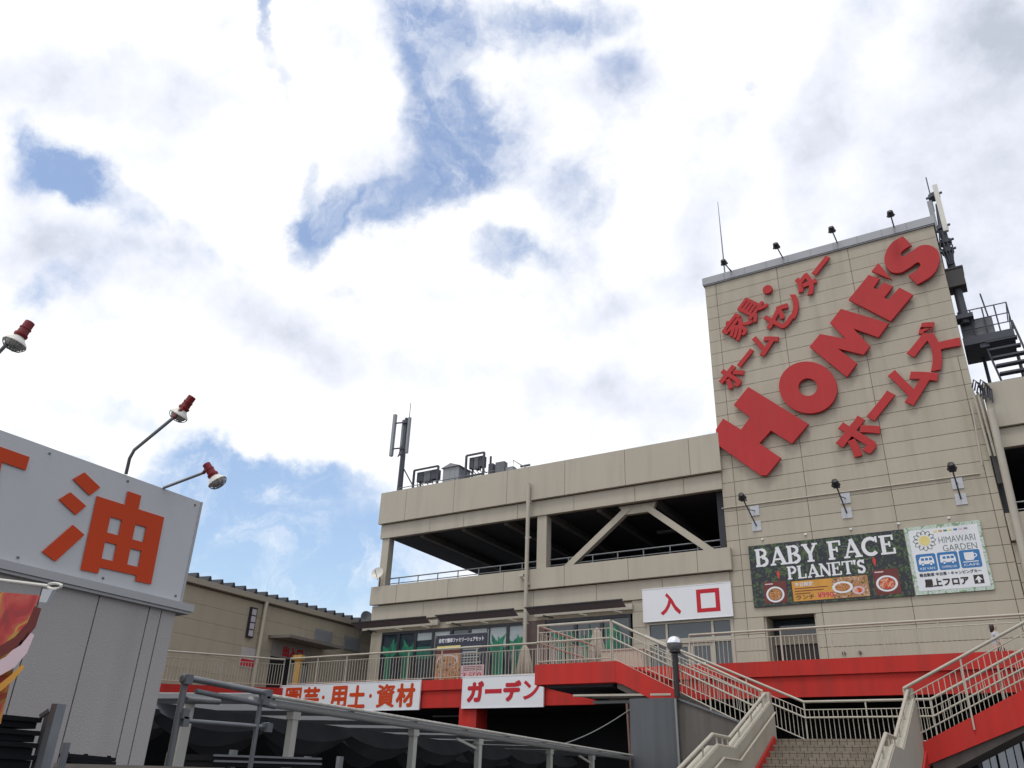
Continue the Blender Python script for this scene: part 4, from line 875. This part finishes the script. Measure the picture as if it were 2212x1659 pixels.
obj('body', MB().box(p0.x, p1.x - .1, D + .9, D + 1.9, RZ - .3, RZ + 1.2), ANT, cb_); xm = (p0.x + p1.x) / 2
obj('lid', MB().prism([(p0.x - .08, D + .82, RZ + 1.201), (xm - .05, D + .82, RZ + 1.4), (p1.x, D + .82, RZ + 1.201)], (0, 1.15, 0)), ANT, cb_)
obj('door_seam', MB().box(xm - .12, xm - .1, D + .893, D + .898, RZ - .2, RZ + 1.15), GREYM, cb_); obj('door_seam', MB().box(xm + .2, xm + .21, D + .893, D + .898, RZ - .2, RZ + 1.15), GREYM, cb_)
p0 = onY(1058, 1022, D + 1)
eq = thing('equipment_rack', 'cluster of small dark boxes and pipes at the right end of the roof equipment', 'equipment rack', p0, 'equipment racks on the parking roof')
obj('frame', MB().box(p0.x - .1, p0.x + .15, D + 1, D + 1.3, RZ - .2, RZ + 1.05), ANTD, eq)
obj('box', MB().box(p0.x + .3, p0.x + .8, D + 1, D + 1.3, RZ + .45, RZ + 1.05), GALVD, eq); obj('box', MB().box(p0.x + .75, p0.x + 1.25, D + 1.1, D + 1.4, RZ + .2, RZ + .75), ANT, eq)
obj('pipework', MB().tube([(p0.x + 1.3, D + 1, RZ + .2), (p0.x + 1.3, D + 1, RZ + 1.0), (p0.x + 2.0, D + 1, RZ + .5), (p0.x + 2.4, D + 1, RZ + .5)], .03, 8).tube([(p0.x + 1.6, D + 1.2, RZ + .7), (p0.x + 2.1, D + 1.2, RZ + .7)], .06, 8), GALV, eq)
rg = thing('roof_guard_rail', 'thin grey pipe rail along the edge of the parking roof', 'railing', (-22, D + .2, RZ))
obj('rail', MB().tube([(-25.2, D + .2, RZ + .28), (-19.5, D + .2, RZ + .28)], .02, 6), GALVD, rg)
for k in range(6): obj('post', MB().tube([(-25.2 + 1.14 * k, D + .2, RZ - .3), (-25.2 + 1.14 * k, D + .2, RZ + .28)], .02, 6), GALVD, rg)

# floodlights on the tower
def flood(base, head, label, plates=(), second=None, group='small dark floodlights of the sign tower'):
    t = thing('floodlight', label, 'floodlight', base, group); b, h = Vector(base), Vector(head); d = (h - b).normalized()
    obj('arm', MB().tube([b, h - d * .18], .026, 8), ANTD, t)
    obj('yoke', MB().bar(h - d * .2 + Vector((-.1, 0, 0)), h - d * .2 + Vector((.1, 0, 0)), .03).bar(h - d * .2 + Vector((-.1, 0, 0)), h + Vector((-.1, 0, .05)), .025).bar(h - d * .2 + Vector((.1, 0, 0)), h + Vector((.1, 0, .05)), .025), ANTD, t)
    obj('lamp_head', MB().lathe(h, (0, .75, -.5), [(-.12, .05), (-.1, .1), (.05, .13), (.1, .16), (.11, .14)], 14), BLACK, t, True)
    if second is not None: obj('strut', MB().tube([Vector(second), b.lerp(h, .55)], .018, 6), ANTD, t)
    for q in plates: obj('fixing_plate', MB().box(q[0] - .17, q[0] + .17, D - .03, D - .004, q[2] - .19, q[2] + .19), MESHW, t)
for (u0, v0, u1, v1, lab) in ((1579, 586, 1563, 566, 'leftmost dark floodlight on the tower coping, at the foot of the lightning rod'), (1691, 557, 1676, 530, 'second dark floodlight from the left on the tower coping'),
                              (1808, 523, 1796, 495, 'third dark floodlight from the left on the tower coping'), (1931, 490, 1923, 461, 'rightmost dark floodlight on the tower coping, nearest the antenna')):
    flood(onY(u0, v0, D - .1), onY(u1, v1, D - .9), lab)
for (u0, v0, u1, v1, uw, vw, lab) in ((1634, 1136, 1602, 1072, 1630, 1103, 'leftmost wall floodlight on white plates above the dark banner'), (1829, 1108, 1804, 1043, 1826, 1076, 'middle wall floodlight on white plates above the dark banner'),
                                      (2076, 1078, 2055, 1007, 2068, 1044, 'rightmost wall floodlight on white plates above the white banner')):
    a, b2 = onY(u0, v0, D - .03), onY(uw, vw, D - .03); flood(a, onY(u1, v1, D - .9), lab, (a, b2), b2)
r0 = onY(1566, 592, D + .2); r1 = onY(1555, 434, D + .2)
lr = thing('lightning_rod', 'thin tall lightning rod on the left corner of the tower', 'lightning rod', r0)
obj('rod', MB().tube([(r0.x, r0.y, r0.z - .3), (r0.x, r0.y, (r0.z + r1.z) / 2), (r0.x, r0.y, r1.z)], [.035, .025, .012], 8), GALV, lr)
obj('stay', MB().tube([(r0.x, r0.y, r0.z + .55), (r0.x + .35, r0.y, r0.z)], .02, 6), ANTD, lr)

# right of the tower: mast, platform, stairs
Yp = D + 1.2
am = thing('antenna_mast', 'tall phone mast with pale panels rising behind the right edge of the tower', 'antenna', onY(2082, 680, Yp), 'phone antenna masts')
mb_, mt_ = onY(2084, 690, Yp), onY(2018, 398, Yp)
xb_ = mb_.x
obj('pole', MB().tube([(xb_, Yp, mb_.z - .2), (xb_, Yp, mb_.z + 4.2), (xb_ + .05, Yp, mt_.z - 1.0)], [.16, .13, .08], 12), ANTD, am, True)
zt2 = mt_.z - .3
obj('antenna_panel', MB().box(xb_ + .02, xb_ + .20, Yp - .25, Yp - .1, zt2 - 2.2, zt2 + .1), LAMPWH, am); obj('antenna_panel', MB().box(xb_ - .3, xb_ - .12, Yp - .1, Yp + .1, zt2 - 2.0, zt2 - .5), ANT, am)
obj('lightning_spike', MB().tube([(xb_ - .12, Yp, zt2 - 1), (xb_ - .12, Yp, zt2 + .75)], .025, 6), ANTD, am)
for zz in (zt2 - .3, zt2 - 1.9, zt2 - 2.6, mb_.z + 3.1): obj('bracket', MB().lathe((xb_, Yp, zz), (0, 0, 1), [(-.09, .22), (.09, .22)], 12).bar((xb_ - .3, Yp, zz), (xb_ + .3, Yp - .15, zz), .07), ANTD, am)
cz = onY(2065, 608, Yp).z; obj('ring_box', MB().box(xb_ - .33, xb_ + .33, Yp - .33, Yp + .33, cz - .38, cz + .38).box(xb_ - .36, xb_ + .36, Yp - .36, Yp + .36, cz + .381, cz + .45), mat('dark_box', (.055, .05, .05), .6, var=.3), am)
cbm = MB()
for k in range(4): cbm.tube([(xb_ - .14 + .09 * k, Yp - .15, zt2 - 2.2 - .2 * k), (xb_ - .22 + .14 * k, Yp - .2, zt2 - 2.9), (xb_ - .06 + .05 * k, Yp - .17, cz + .7)], .03, 6)
obj('cable', cbm, ANTD, am); obj('foot_clamp', MB().box(xb_ - .45, xb_ + .3, Yp - .25, Yp + .25, mb_.z - .05, mb_.z + .12), ANTD, am)
pl = thing('service_platform', 'dark steel roof platform and open stairs right of the tower', 'platform', onY(2140, 740, Yp))
a, b2 = onY(2072, 735, Yp), onY(2205, 700, Yp); zp = a.z; xr = onY(2190, 715, Yp).x
obj('deck', MB().box(TX1 + .05, xr, Yp - .1, Yp + 1.6, zp - .32, zp + .0), ANTD, pl)
rl = MB(); ht = 1.15
for hh_ in (ht, ht * .62, ht * .3): rl.tube([(TX1 + .1, Yp, zp + hh_), (xr, Yp, zp + hh_), (xr, Yp + 1.5, zp + hh_)], .022, 6)
obj('guard_rail', rl, ANTD, pl)
for k in range(5):
    xx = TX1 + .1 + (xr - TX1 - .1) * k / 4; obj('rail_post', MB().tube([(xx, Yp, zp), (xx, Yp, zp + ht)], .028, 6), ANTD, pl)
obj('thin_rod', MB().tube([(TX1 + 1.1, Yp + .2, zp), (TX1 + .98, Yp + .2, zp + 1.85)], .03, 6), ANTD, pl)
obj('equipment_box', MB().box(TX1 + .1, TX1 + 1.15, Yp + .15, Yp + .6, zp + .02, zp + .78), GALVD, pl)
for k in range(10):
    zz = zp - .3 - .33 * k; xx = xr - .95 + .045 * k
    piece('tread', pl, xx, xx + 1.0, Yp - .1, Yp + .16, zz - .07, zz, ANTD)
obj('stair_stringer', MB().bar((xr - 1.0, Yp + .1, zp - .2), (xr - .56, Yp + .1, zp - 3.4), .06, .12).bar((xr + .03, Yp + .1, zp + .4), (xr + .5, Yp + .1, zp - 3.4), .06, .12), ANTD, pl)
obj('bracket', MB().box(xr - 1.15, xr - .85, Yp - .05, Yp + .2, zp - .5, zp - .33), ANTD, pl)
obj('leg', MB().tube([(TX1 + .6, Yp + 1.3, 14.0), (TX1 + .6, Yp + 1.3, zp - .3)], .06, 8).tube([(xr, Yp + 1.3, 14.0), (xr, Yp + 1.3, zp - .3)], .06, 8), ANTD, pl)

# ---------------------------------------------------------------- kerosene shed
XS = -5.5
sh2 = thing('kerosene_shed', 'grey panelled shed with a big white board of orange-red characters on top', 'shed', (XS, 2, 0))
yc = 4.12; zw = 2.76
obj('shed_core', MB().box(XS - 3, XS - .03, -4, yc - .03, 0, zw), JOINT, sh2)
y1 = yc
for u in (400, 372, 324, 216): pass
ys_ = [yc, 3.99, onX(324, 1310, XS).y, onX(216, 1284, XS).y]
while ys_[-1] > -3: ys_.append(ys_[-1] - (ys_[2] - ys_[3]))
for a, b in zip(ys_[1:], ys_): piece('wall_panel', sh2, XS - .04, XS, a + .005, b - .004, 0, zw, SHEDW)
obj('eave_trim', MB().box(XS - 3, XS + .055, -4, yc + .11, zw, zw + .054).box(XS - 3, XS + .04, -4, yc + .09, zw - .02, zw - .001), TRIM, sh2)
sz0, sz1, ye = zw + .06, 3.625, 4.13
sb = obj('sign_board', MB().box(XS - .12, XS, -4, ye, sz0, sz1), SHEDSIGN, sh2)
obj('edge_trim', MB().box(XS - .125, XS + .006, ye, ye + .018, sz0, sz1), TRIM, sb)
def w2(zx, zy, X=XS + .006): return onX(zx / 4.148 * .92167, (1000 + zy / 4.148) * .92167, X)
def oil(pts, nm='stroke'): obj(nm, MB().prism([w2(*p) for p in pts], (.006, 0, 0)), ORANGE, sb)
oil([(818, 445), (972, 592), (868, 670), (705, 512)]); oil([(682, 638), (835, 772), (733, 858), (568, 708)]); oil([(705, 955), (818, 1052), (535, 1310), (405, 1218)])
# the box of the character: outer outline with four windows, in the plane of the board
O0, Ox, Oz = w2(752, 1368), w2(1470, 1525) , w2(940, 680)
def bx2(s0, s1, t0, t1):
    """bilinear place inside the character's body quad"""
    A, B_, C_, D_ = w2(795, 1330), w2(1475, 1480), w2(1592, 882), w2(940, 675)
    f = lambda s, t: (A * (1 - s) + B_ * s) * (1 - t) + (D_ * (1 - s) + C_ * s) * t
    return [f(s0, t0), f(s1, t0), f(s1, t1), f(s0, t1)]
def ob2(s0, s1, t0, t1): obj('stroke', MB().prism(bx2(s0, s1, t0, t1), (.006, 0, 0)), ORANGE, sb)
ob2(0, .235, -.09, 1); ob2(.765, 1, -.085, 1); ob2(.4, .6, 0.0, 1.22)
for s0, s1 in ((.235, .4), (.6, .765)): ob2(s0, s1, .76, 1); ob2(s0, s1, .38, .52); ob2(s0, s1, 0, .13)
A_ = [w2(-420, 60), w2(285, 300), w2(245, 425), w2(-440, 190)]
obj('stroke', MB().prism([w2(-300, 90), w2(285, 297), w2(245, 425), w2(-320, 225)], (.006, 0, 0)), ORANGE, sb)
obj('stroke', MB().prism([w2(-140, 290), w2(15, 345), w2(-100, 900), w2(-260, 860)], (.006, 0, 0)), ORANGE, sb)
for yy in [ye - .05 - .62 * k for k in range(7)]:
    for zz in (sz0 + .04, sz1 - .04): obj('screw', MB().lathe((XS, yy, zz), (1, 0, 0), [(0, .009), (.005, .009), (.007, .005)], 10), GALVD, sb)
# lamps over the board
def lamp(base, path, neck, aim, label, s=1.0):
    t = thing('sign_lamp', label, 'lamp', base, 'red and white lamps over the kerosene board'); aim = Vector(aim).normalized(); n = Vector(neck)
    obj('arm', MB().tube(path, .0125, 8), GALV, t, True)
    k_ = .74; S_ = lambda pr: [(h * k_, r * k_) for h, r in pr]
    obj('socket', MB().lathe(n, aim, S_([(-.165, .034), (-.16, .042), (-.10, .043), (-.095, .05), (-.085, .05), (-.08, .045), (-.035, .048), (-.03, .058), (-.012, .058), (0, .05)]), 20), LAMPRED, t, True)
    obj('elbow', MB().tube([Vector(path[-1]), n - aim * .09], .015, 8), LAMPRED, t, True)
    obj('reflector', MB().lathe(n, aim, S_([(0, .045), (.025, .065), (.055, .095), (.068, .1), (.074, .096)]), 24), LAMPWH, t, True)
    obj('bulb', MB().lathe(n + aim * .074 * k_, aim, S_([(0, .082), (.02, .075), (.035, .05), (.042, .02)]), 24), LAMPGL, t, True)
    a = aim.cross(Vector((0, 0, 1))).normalized(); b = a.cross(aim); c = n + aim * .07 * k_; g = MB()
    for k in range(6):
        an = PI * k / 6; v_ = a * math.cos(an) + b * math.sin(an)
        g.tube([c + v_ * .074 * math.cos(w) + aim * .048 * math.sin(w) for w in [PI * j / 8 for j in range(9)]], .003, 5)
    g.tube([c + (a * math.cos(2 * PI * k / 20) + b * math.sin(2 * PI * k / 20)) * .052 + aim * .034 for k in range(21)], .003, 5)
    obj('wire_guard', g, GALV, t)
XL = -5.15
lamp(onX(272, 1022, XS), [onX(272, 1024, XS), onX(280, 990, -5.45), onX(290, 972, -5.4), onX(375, 902, XL)], onX(395, 885, XL), ray(388, 908) * .0001 + Vector((-.35, -.25, -1)), 'middle red and white lamp on a long bent arm above the white board')
lamp(onX(352, 1054, XS), [onX(352, 1054, XS), onX(400, 1036, -5.4), onX(440, 1021, -5.3)], onX(462, 1029, -5.2), (.55, .6, -1), 'right lamp near the end of the white board, tilted to the right')
lamp(onX(-40, 800, XS), [onX(-60, 900, XS), onX(-40, 800, -5.4), onX(20, 738, -5.15)], onX(42, 728, -5.15), (-.2, -.2, -1), 'left red and white lamp cut by the picture edge')

# ---------------------------------------------------------------- cloth banner at the left edge
YB = 2.0
fl = thing('cloth_banner', 'hanging cloth banner printed with red and yellow fruit, cut by the picture edge', 'banner', onY(0, 1450, YB))
nr = 12; vs = []; fs = []
for j in range(nr + 1):
    t = j / nr; pr = onY(96 - 100 * t - 8 * math.sin(3 * t), 1288 + 275 * t, YB); plf = onY(-200 - 60 * t, 1262 + 300 * t, YB)
    for i in range(9):
        s = i / 8; q = plf.lerp(pr, s); q.y += .02 * math.sin(5 * s + 2 * t); vs.append(q)
for j in range(nr):
    for i in range(8): fs.append((j * 9 + i, j * 9 + i + 1, (j + 1) * 9 + i + 1, (j + 1) * 9 + i))
obj('cloth', MB().add(vs, fs), FLAGM, fl, True)
def swoosh(pts, w, m, nm):
    L_ = []; R_ = []
    for i, p in enumerate(pts):
        d = (Vector(pts[min(i + 1, len(pts) - 1)]) - Vector(pts[max(i - 1, 0)])).normalized(); nn = Vector((-d.y, d.x)) * w[i] / 2
        L_.append(onY(p[0] + nn.x, p[1] + nn.y, YB - .045)); R_.append(onY(p[0] - nn.x, p[1] - nn.y, YB - .045))
    k = len(pts); obj(nm, MB().add(L_ + R_, [(i, i + 1, k + i + 1, k + i) for i in range(k - 1)]), m, fl, True)
cv = [(82, 1312), (64, 1352), (38, 1392), (0, 1420), (-60, 1440)]
swoosh([(90 - 8, 1312), (68, 1350), (38, 1385), (0, 1408), (-60, 1425)], [16, 20, 22, 22, 22], MAROON, 'brown_stripe')
swoosh([(68, 1368), (48, 1402), (22, 1430), (-10, 1448), (-60, 1462)], [14, 26, 30, 30, 30], PINKP, 'white_stripe')
swoosh([(50, 1438), (28, 1462), (0, 1486), (-60, 1510)], [8, 12, 14, 14], ORAP, 'orange_stripe')
obj('rod', MB().tube([onY(-80, 1243, YB), onY(105, 1266, YB)], .0075, 8), LAMPWH, fl, True)
obj('rod_loop', MB().tube([onY(118 + 15 * math.cos(a), 1266 + 6 * math.sin(a), YB) for a in [2 * PI * k / 16 for k in range(17)]], .006, 6), LAMPWH, fl, True)
obj('sleeve', MB().prism([onY(92, 1272, YB - .02), onY(114, 1274, YB - .02), onY(100, 1302, YB - .02), onY(84, 1300, YB - .02)], (0, .015, 0)), MESHW, fl)

# ---------------------------------------------------------------- black trays and steel posts in the left foreground
Yt = 1.9
def bxp(u0, u1, v0, v1, Y, dy):
    a, b2 = onY(u0, v1, Y), onY(u1, v0, Y); return MB().box(a.x, b2.x, Y, Y + dy, a.z, b2.z)
for k, (v0, v1, lab) in enumerate(((1532, 1562, 'topmost black plastic tray of the stack under the cloth banner'), (1564, 1592, 'second black plastic tray from the top of the stack'), (1594, 1622, 'third black plastic tray from the top of the stack'), (1624, 1659, 'lowest visible black plastic tray of the stack'))):
    t = thing('plastic_tray', lab, 'tray', onY(20, v1, Yt), 'black plastic trays in a stack')
    sh_ = -.016 * k
    a, b2 = onY(-150, v1, Yt), onY(88 - 5 * k, v0, Yt + .33); b2.z = onY(30, v0, Yt).z
    obj('tub', MB().box(a.x, b2.x, Yt, Yt + .33, a.z, b2.z - .02), BLACKP, t); obj('rim', MB().box(a.x - .01, b2.x + .014, Yt - .01, Yt + .34, b2.z - .019, b2.z), BLACKP, t)
    for q in range(5):
        xx = a.x + (b2.x - a.x) * (q + .5) / 5; piece('rib', t, xx - .008, xx + .008, Yt - .01, Yt, a.z + .005, b2.z - .032, BLACKP)
ps = thing('steel_post', 'grey square steel posts standing in front of the shed wall', 'post', onY(115, 1659, 2.9))
def post(u0, v0, u1, v1, Y, w, m, par, nm='post'): a, b2 = onY(u0, v0, Y), onY(u1, v1, Y); b2.x = a.x; b2.y = Y; obj(nm, MB().box(a.x - w / 2, a.x + w / 2, Y, Y + w, 0, a.z), m, par)
post(118, 1520, 0, 1700, 2.2, .042, GALV, ps); post(103, 1536, 0, 1700, 2.25, .03, GALVD, ps); post(140, 1604, 0, 1700, 2.22, .021, GALVD, ps)
obj('bracket', MB().bar(onY(88, 1548, 2.22), onY(108, 1534, 2.23), .016), GALVD, ps)
cr_ = thing('black_crate', 'low black crate with slotted sides resting on the timber rail by the shed', 'crate', onX(190, 1640, -5.2))
for q in range(3):
    a, b2 = onX(140, 1632 + 9 * q, -5.2), onX(238, 1641 + 9 * q, -5.2); obj('slat', MB().bar(a, b2, .12, .022), BLACKP, cr_)
for u in (145, 185, 235):
    a = onX(u, 1624 + (u - 140) * .09, -5.19); obj('upright', MB().box(a.x, a.x + .01, a.y - .012, a.y + .012, a.z - .14, a.z), BLACKP, cr_)
tr_ = thing('timber_rail', 'weathered timber rail along the bottom left in front of the shed', 'rail', onX(250, 1655, -5.0))
obj('board', MB().bar(onX(120, 1656, -5.0), onX(480, 1664, -5.0), .05, .035), WOOD, tr_); obj('board', MB().bar(onX(120, 1664, -4.95), onX(480, 1672, -4.95), .05, .03), GALVD, tr_)
obj('post', MB().box(-5.05, -4.98, onX(160, 1659, -5).y, onX(160, 1659, -5).y + .05, 0, 1.6), WOOD, tr_)

# ---------------------------------------------------------------- garden-yard canopy
ca, cb2 = Vector((-7.72, 7.0, 2.44)), Vector((-8.98, N - .25, 2.44))
cd = (cb2 - ca).normalized(); cn_ = Vector((-cd.y, cd.x, 0)); 
if cn_.x > 0: cn_ = -cn_
CN = thing('yard_canopy', 'long low garden-yard canopy with a grey gutter, pale posts and dark shade cloth', 'canopy', ca)
obj('gutter', MB().tube([ca, cb2], .046, 12), TRIM, CN, True)
L_ = (cb2 - ca).length
obj('sheet_edge', MB().tube([ca + Vector((0, 0, .07)) - cn_ * .1, cb2 + Vector((0, 0, .07)) - cn_ * .1], .022, 8), POSTW, CN)
vs = []; fs = []; n = 180
for i in range(n + 1):
    p = ca + cd * (L_ * i / n) + Vector((0, 0, .07 + .016 * (i % 2)))
    for k in range(5): vs.append(p + cn_ * (-.12 + 1.1 * k) + Vector((0, 0, .02 * k)))
for i in range(n):
    for k in range(4): fs.append((i * 5 + k, (i + 1) * 5 + k, (i + 1) * 5 + k + 1, i * 5 + k + 1))
rm = ROOFSH.node_tree; b_ = rm.nodes['Principled BSDF']; b_.inputs['Transmission Weight'].default_value = 0
tl = rm.nodes.new('ShaderNodeBsdfTranslucent'); tl.inputs[0].default_value = (.30, .31, .32, 1); ms = rm.nodes.new('ShaderNodeMixShader'); ms.inputs[0].default_value = .45
rm.links.new(b_.outputs[0], ms.inputs[1]); rm.links.new(tl.outputs[0], ms.inputs[2]); rm.links.new(ms.outputs[0], rm.nodes['Material Output'].inputs[0])
obj('roof_sheet', MB().add(vs, fs), ROOFSH, CN)
for i in range(9):
    p = ca + cd * (.4 + i * (L_ - .8) / 8); obj('rafter', MB().bar(p + Vector((0, 0, .03)), p + cn_ * 4.2 + Vector((0, 0, .08)), .05, .06), GALVD, CN)
for u, v in ((640, 1535), (897, 1580), (1037, 1600), (1190, 1620), (1280, 1632)):
    # post positions along the gutter line
    best = min(range(400), key=lambda k: abs((lambda p: CX + FPX * (RW.transposed() @ (p - Vector((0, 0, EYE)))).x / -(RW.transposed() @ (p - Vector((0, 0, EYE)))).z)(ca + cd * (L_ * k / 399)) - u))
    p = ca + cd * (L_ * best / 399) + cn_ * .02
    o = obj('post', MB().box(p.x - .045, p.x + .045, p.y - .045, p.y + .045, 0, p.z - .05), POSTW, CN); obj('post_head', MB().box(p.x - .055, p.x + .055, p.y - .065, p.y + .065, p.z - .14, p.z - .052), POSTW, o)
    if u in (1037, 1280): obj('knee_brace', MB().bar(p + Vector((-.02, -.05, -.2)), p - cd * .75 + Vector((0, 0, -.1)), .04), POSTW, CN)
# shade cloth swags
for row, off, zt_, sag in ((0, 1.5, 2.36, .26), (1, 3.2, 2.44, .42)):
    for s in range(7):
        a = ca + cd * (L_ * s / 7) + cn_ * off; b2 = ca + cd * (L_ * (s + 1) / 7) + cn_ * off; vs = []; fs = []; m_ = 14
        for i in range(m_ + 1):
            t = i / m_; p = a.lerp(b2, t); drop_ = sag * math.sin(PI * t) ** .8 + .1
            vs += [Vector((p.x, p.y, zt_ + .08)), Vector((p.x, p.y, zt_ - drop_ * .5)) + cn_ * -.15, Vector((p.x, p.y, zt_ - drop_))]
        for i in range(m_):
            for k in range(2): fs.append((i * 3 + k, (i + 1) * 3 + k, (i + 1) * 3 + k + 1, i * 3 + k + 1))
        obj('shade_cloth', MB().add(vs, fs), NET, CN, True)
obj('dark_backdrop', MB().prism([ca + cn_ * 4.3 - Vector((0, 0, 2.4)), cb2 + cn_ * 4.3 - Vector((0, 0, 2.4)), cb2 + cn_ * 4.3 + Vector((0, 0, .12)), ca + cn_ * 4.3 + Vector((0, 0, .12))], cn_ * .03), BACKDROP, CN)  # added black sheet, stands in for the deep shade under the canopy
obj('dark_side_sheet', MB().prism([ca + cn_ * 1.2 - cd * .3 - Vector((0, 0, 2.4)), ca + cn_ * 4.3 - cd * .3 - Vector((0, 0, 2.4)), ca + cn_ * 4.3 - cd * .3, ca + cn_ * 1.2 - cd * .3], cd * .02), BACKDROP, CN)  # second added sheet, same black in place of shade at the near end

# pipe rack in front of the canopy
Pk = thing('pipe_rack', 'galvanised clamp-jointed pipe rack beside the shed corner', 'pipe rack', onX(385, 1659, -5.9))
XA = -6.1
def px(u, v, X=XA): return onX(u, v, X)
t0, t1 = px(397, 1463), px(585, 1499)
h0, h1 = px(388, 1556), px(582, 1571)
obj('top_pipe', MB().tube([t0, t1], .027, 12), GALV, Pk, True); obj('mid_pipe', MB().tube([h0, h1], .018, 12), GALV, Pk, True)
obj('upright', MB().tube([px(402, 1462), Vector((XA, px(402, 1462).y, 0))], .028, 12), GALVD, Pk, True)
obj('upright', MB().tube([px(566, 1497) , Vector((XA, px(566, 1497).y, 0))], .022, 12), GALVD, Pk, True)
a = px(400, 1512); obj('cross_pipe', MB().tube([a, a + Vector((-1.0, 1.2, .12))], .028, 10), GALVD, Pk, True)
a = px(520, 1512); obj('cross_pipe', MB().tube([a + Vector((0, -.5, .02)), a + Vector((0, .42, -.02))], .022, 10), GALVD, Pk, True)
for q in (px(401, 1466), px(574, 1498), px(393, 1557), px(574, 1570), px(568, 1512), px(393, 1540)): obj('clamp', MB().lathe(q, (0, 1, .1), [(-.04, .026), (-.035, .037), (.035, .037), (.04, .026)], 12).box(q.x + .02, q.x + .06, q.y - .03, q.y + .03, q.z - .045, q.z + .03), GALVD, Pk)
p2 = thing('pale_post', 'pale square post standing behind the pipe rack at the shed corner', 'post', px(400, 1659, -6.5))
a = onX(404, 1520, -6.6); obj('shaft', MB().box(a.x - .05, a.x + .05, a.y - .05, a.y + .05, 0, a.z), POSTW, p2); obj('cap', MB().box(a.x - .06, a.x + .06, a.y - .06, a.y + .06, a.z, a.z + .02), POSTW, p2)
st = thing('stock_shelf', 'low dark display shelf with steel edges along the bottom under the canopy', 'shelf', px(500, 1659, -6.8))
for q, (v0, v1) in enumerate(((1636, 1643), (1648, 1654))):
    a, b2 = px(420, v0, -6.9), px(655, v1, -6.9); obj('shelf_board', MB().bar(a, b2, .5, .05), BLACKP, st); obj('steel_edge', MB().bar(a + Vector((.26, 0, .02)), b2 + Vector((.26, 0, .02)), .012, .018), GALV, st)
for u in (505, 665, 735, 370, 385):
    a = px(u, 1620 if u in (505,) else 1634 if u > 600 else 1626, -6.7); obj('leg', MB().box(a.x - .025, a.x + .025, a.y - .03, a.y + .03, 0, a.z), GALV, st)

# ---------------------------------------------------------------- person on the walkway
def person(c, face, label):
    t = thing('person', label, 'person', c); c = Vector(c); fz = Vector((math.cos(face), math.sin(face), 0)); sd2 = Vector((-fz.y, fz.x, 0)); U = Vector((0, 0, 1))
    def sk(name, pts, edges, m, par):
        me = bpy.data.meshes.new(name); me.from_pydata([c + fz * p[0] + sd2 * p[1] + U * p[2] for p in pts], edges, []); me.materials.append(m)
        o = bpy.data.objects.new(name, me); put(o, par); md = o.modifiers.new('skin', 'SKIN'); o.modifiers.new('sub', 'SUBSURF').render_levels = 2
        for i, p in enumerate(pts): me.skin_vertices[0].data[i].radius = (p[3], p[3] * (p[4] if len(p) > 4 else 1)); me.skin_vertices[0].data[i].use_root = i == 0
        md.use_smooth_shade = True; return o
    P = [(0, 0, .9, .13), (0, 0, 1.12, .115), (0, 0, 1.3, .14), (0, 0, 1.42, .055), (.01, 0, 1.47, .055), (.02, 0, 1.53, .085), (.015, 0, 1.62, .075),
         (0, .16, 1.34, .055), (-.03, .21, 1.1, .045), (.08, .2, .9, .035), (.12, .2, .82, .03), (0, -.16, 1.34, .055), (.03, -.21, 1.1, .045), (.12, -.2, .92, .035), (.17, -.2, .86, .03),
         (.04, .09, .82, .1), (.1, .09, .46, .07), (.12, .09, .08, .05), (.22, .09, .04, .035), (-.04, -.09, .82, .1), (-.08, -.09, .46, .07), (-.2, -.09, .1, .05), (-.1, -.09, .05, .035)]
    Ed = [(0, 1), (1, 2), (2, 3), (3, 4), (4, 5), (5, 6), (2, 7), (7, 8), (8, 9), (9, 10), (2, 11), (11, 12), (12, 13), (13, 14), (0, 15), (15, 16), (16, 17), (17, 18), (0, 19), (19, 20), (20, 21), (21, 22)]
    body = sk('body', P, Ed, SKIN, t)
    sk('top', [(0, 0, .88, .155), (0, 0, 1.1, .135), (0, 0, 1.3, .158), (0, 0, 1.38, .09), (0, .17, 1.34, .07), (-.03, .215, 1.12, .062), (0, -.17, 1.34, .07), (.03, -.215, 1.12, .062)], [(0, 1), (1, 2), (2, 3), (2, 4), (4, 5), (2, 6), (6, 7)], TOP, t)
    sk('skirt', [(0, 0, .95, .15), (0, 0, .7, .2), (0, 0, .4, .24)], [(0, 1), (1, 2)], BAGW, t)
    sk('hair', [(-.02, 0, 1.64, .105), (-.05, 0, 1.52, .1), (-.06, 0, 1.38, .06)], [(0, 1), (1, 2)], HAIR, t)
    sk('shoulder_bag', [(.02, -.27, .95, .1), (.02, -.28, .72, .12)], [(0, 1)], BLACKP, t)
hp = onY(2143, 1345, 28.6)
person((hp.x, 28.6, 4.9 + max(-.1, hp.z - 4.9 - 1.68)), math.radians(15), 'dark-haired person in a pale top walking along the walkway at the right')
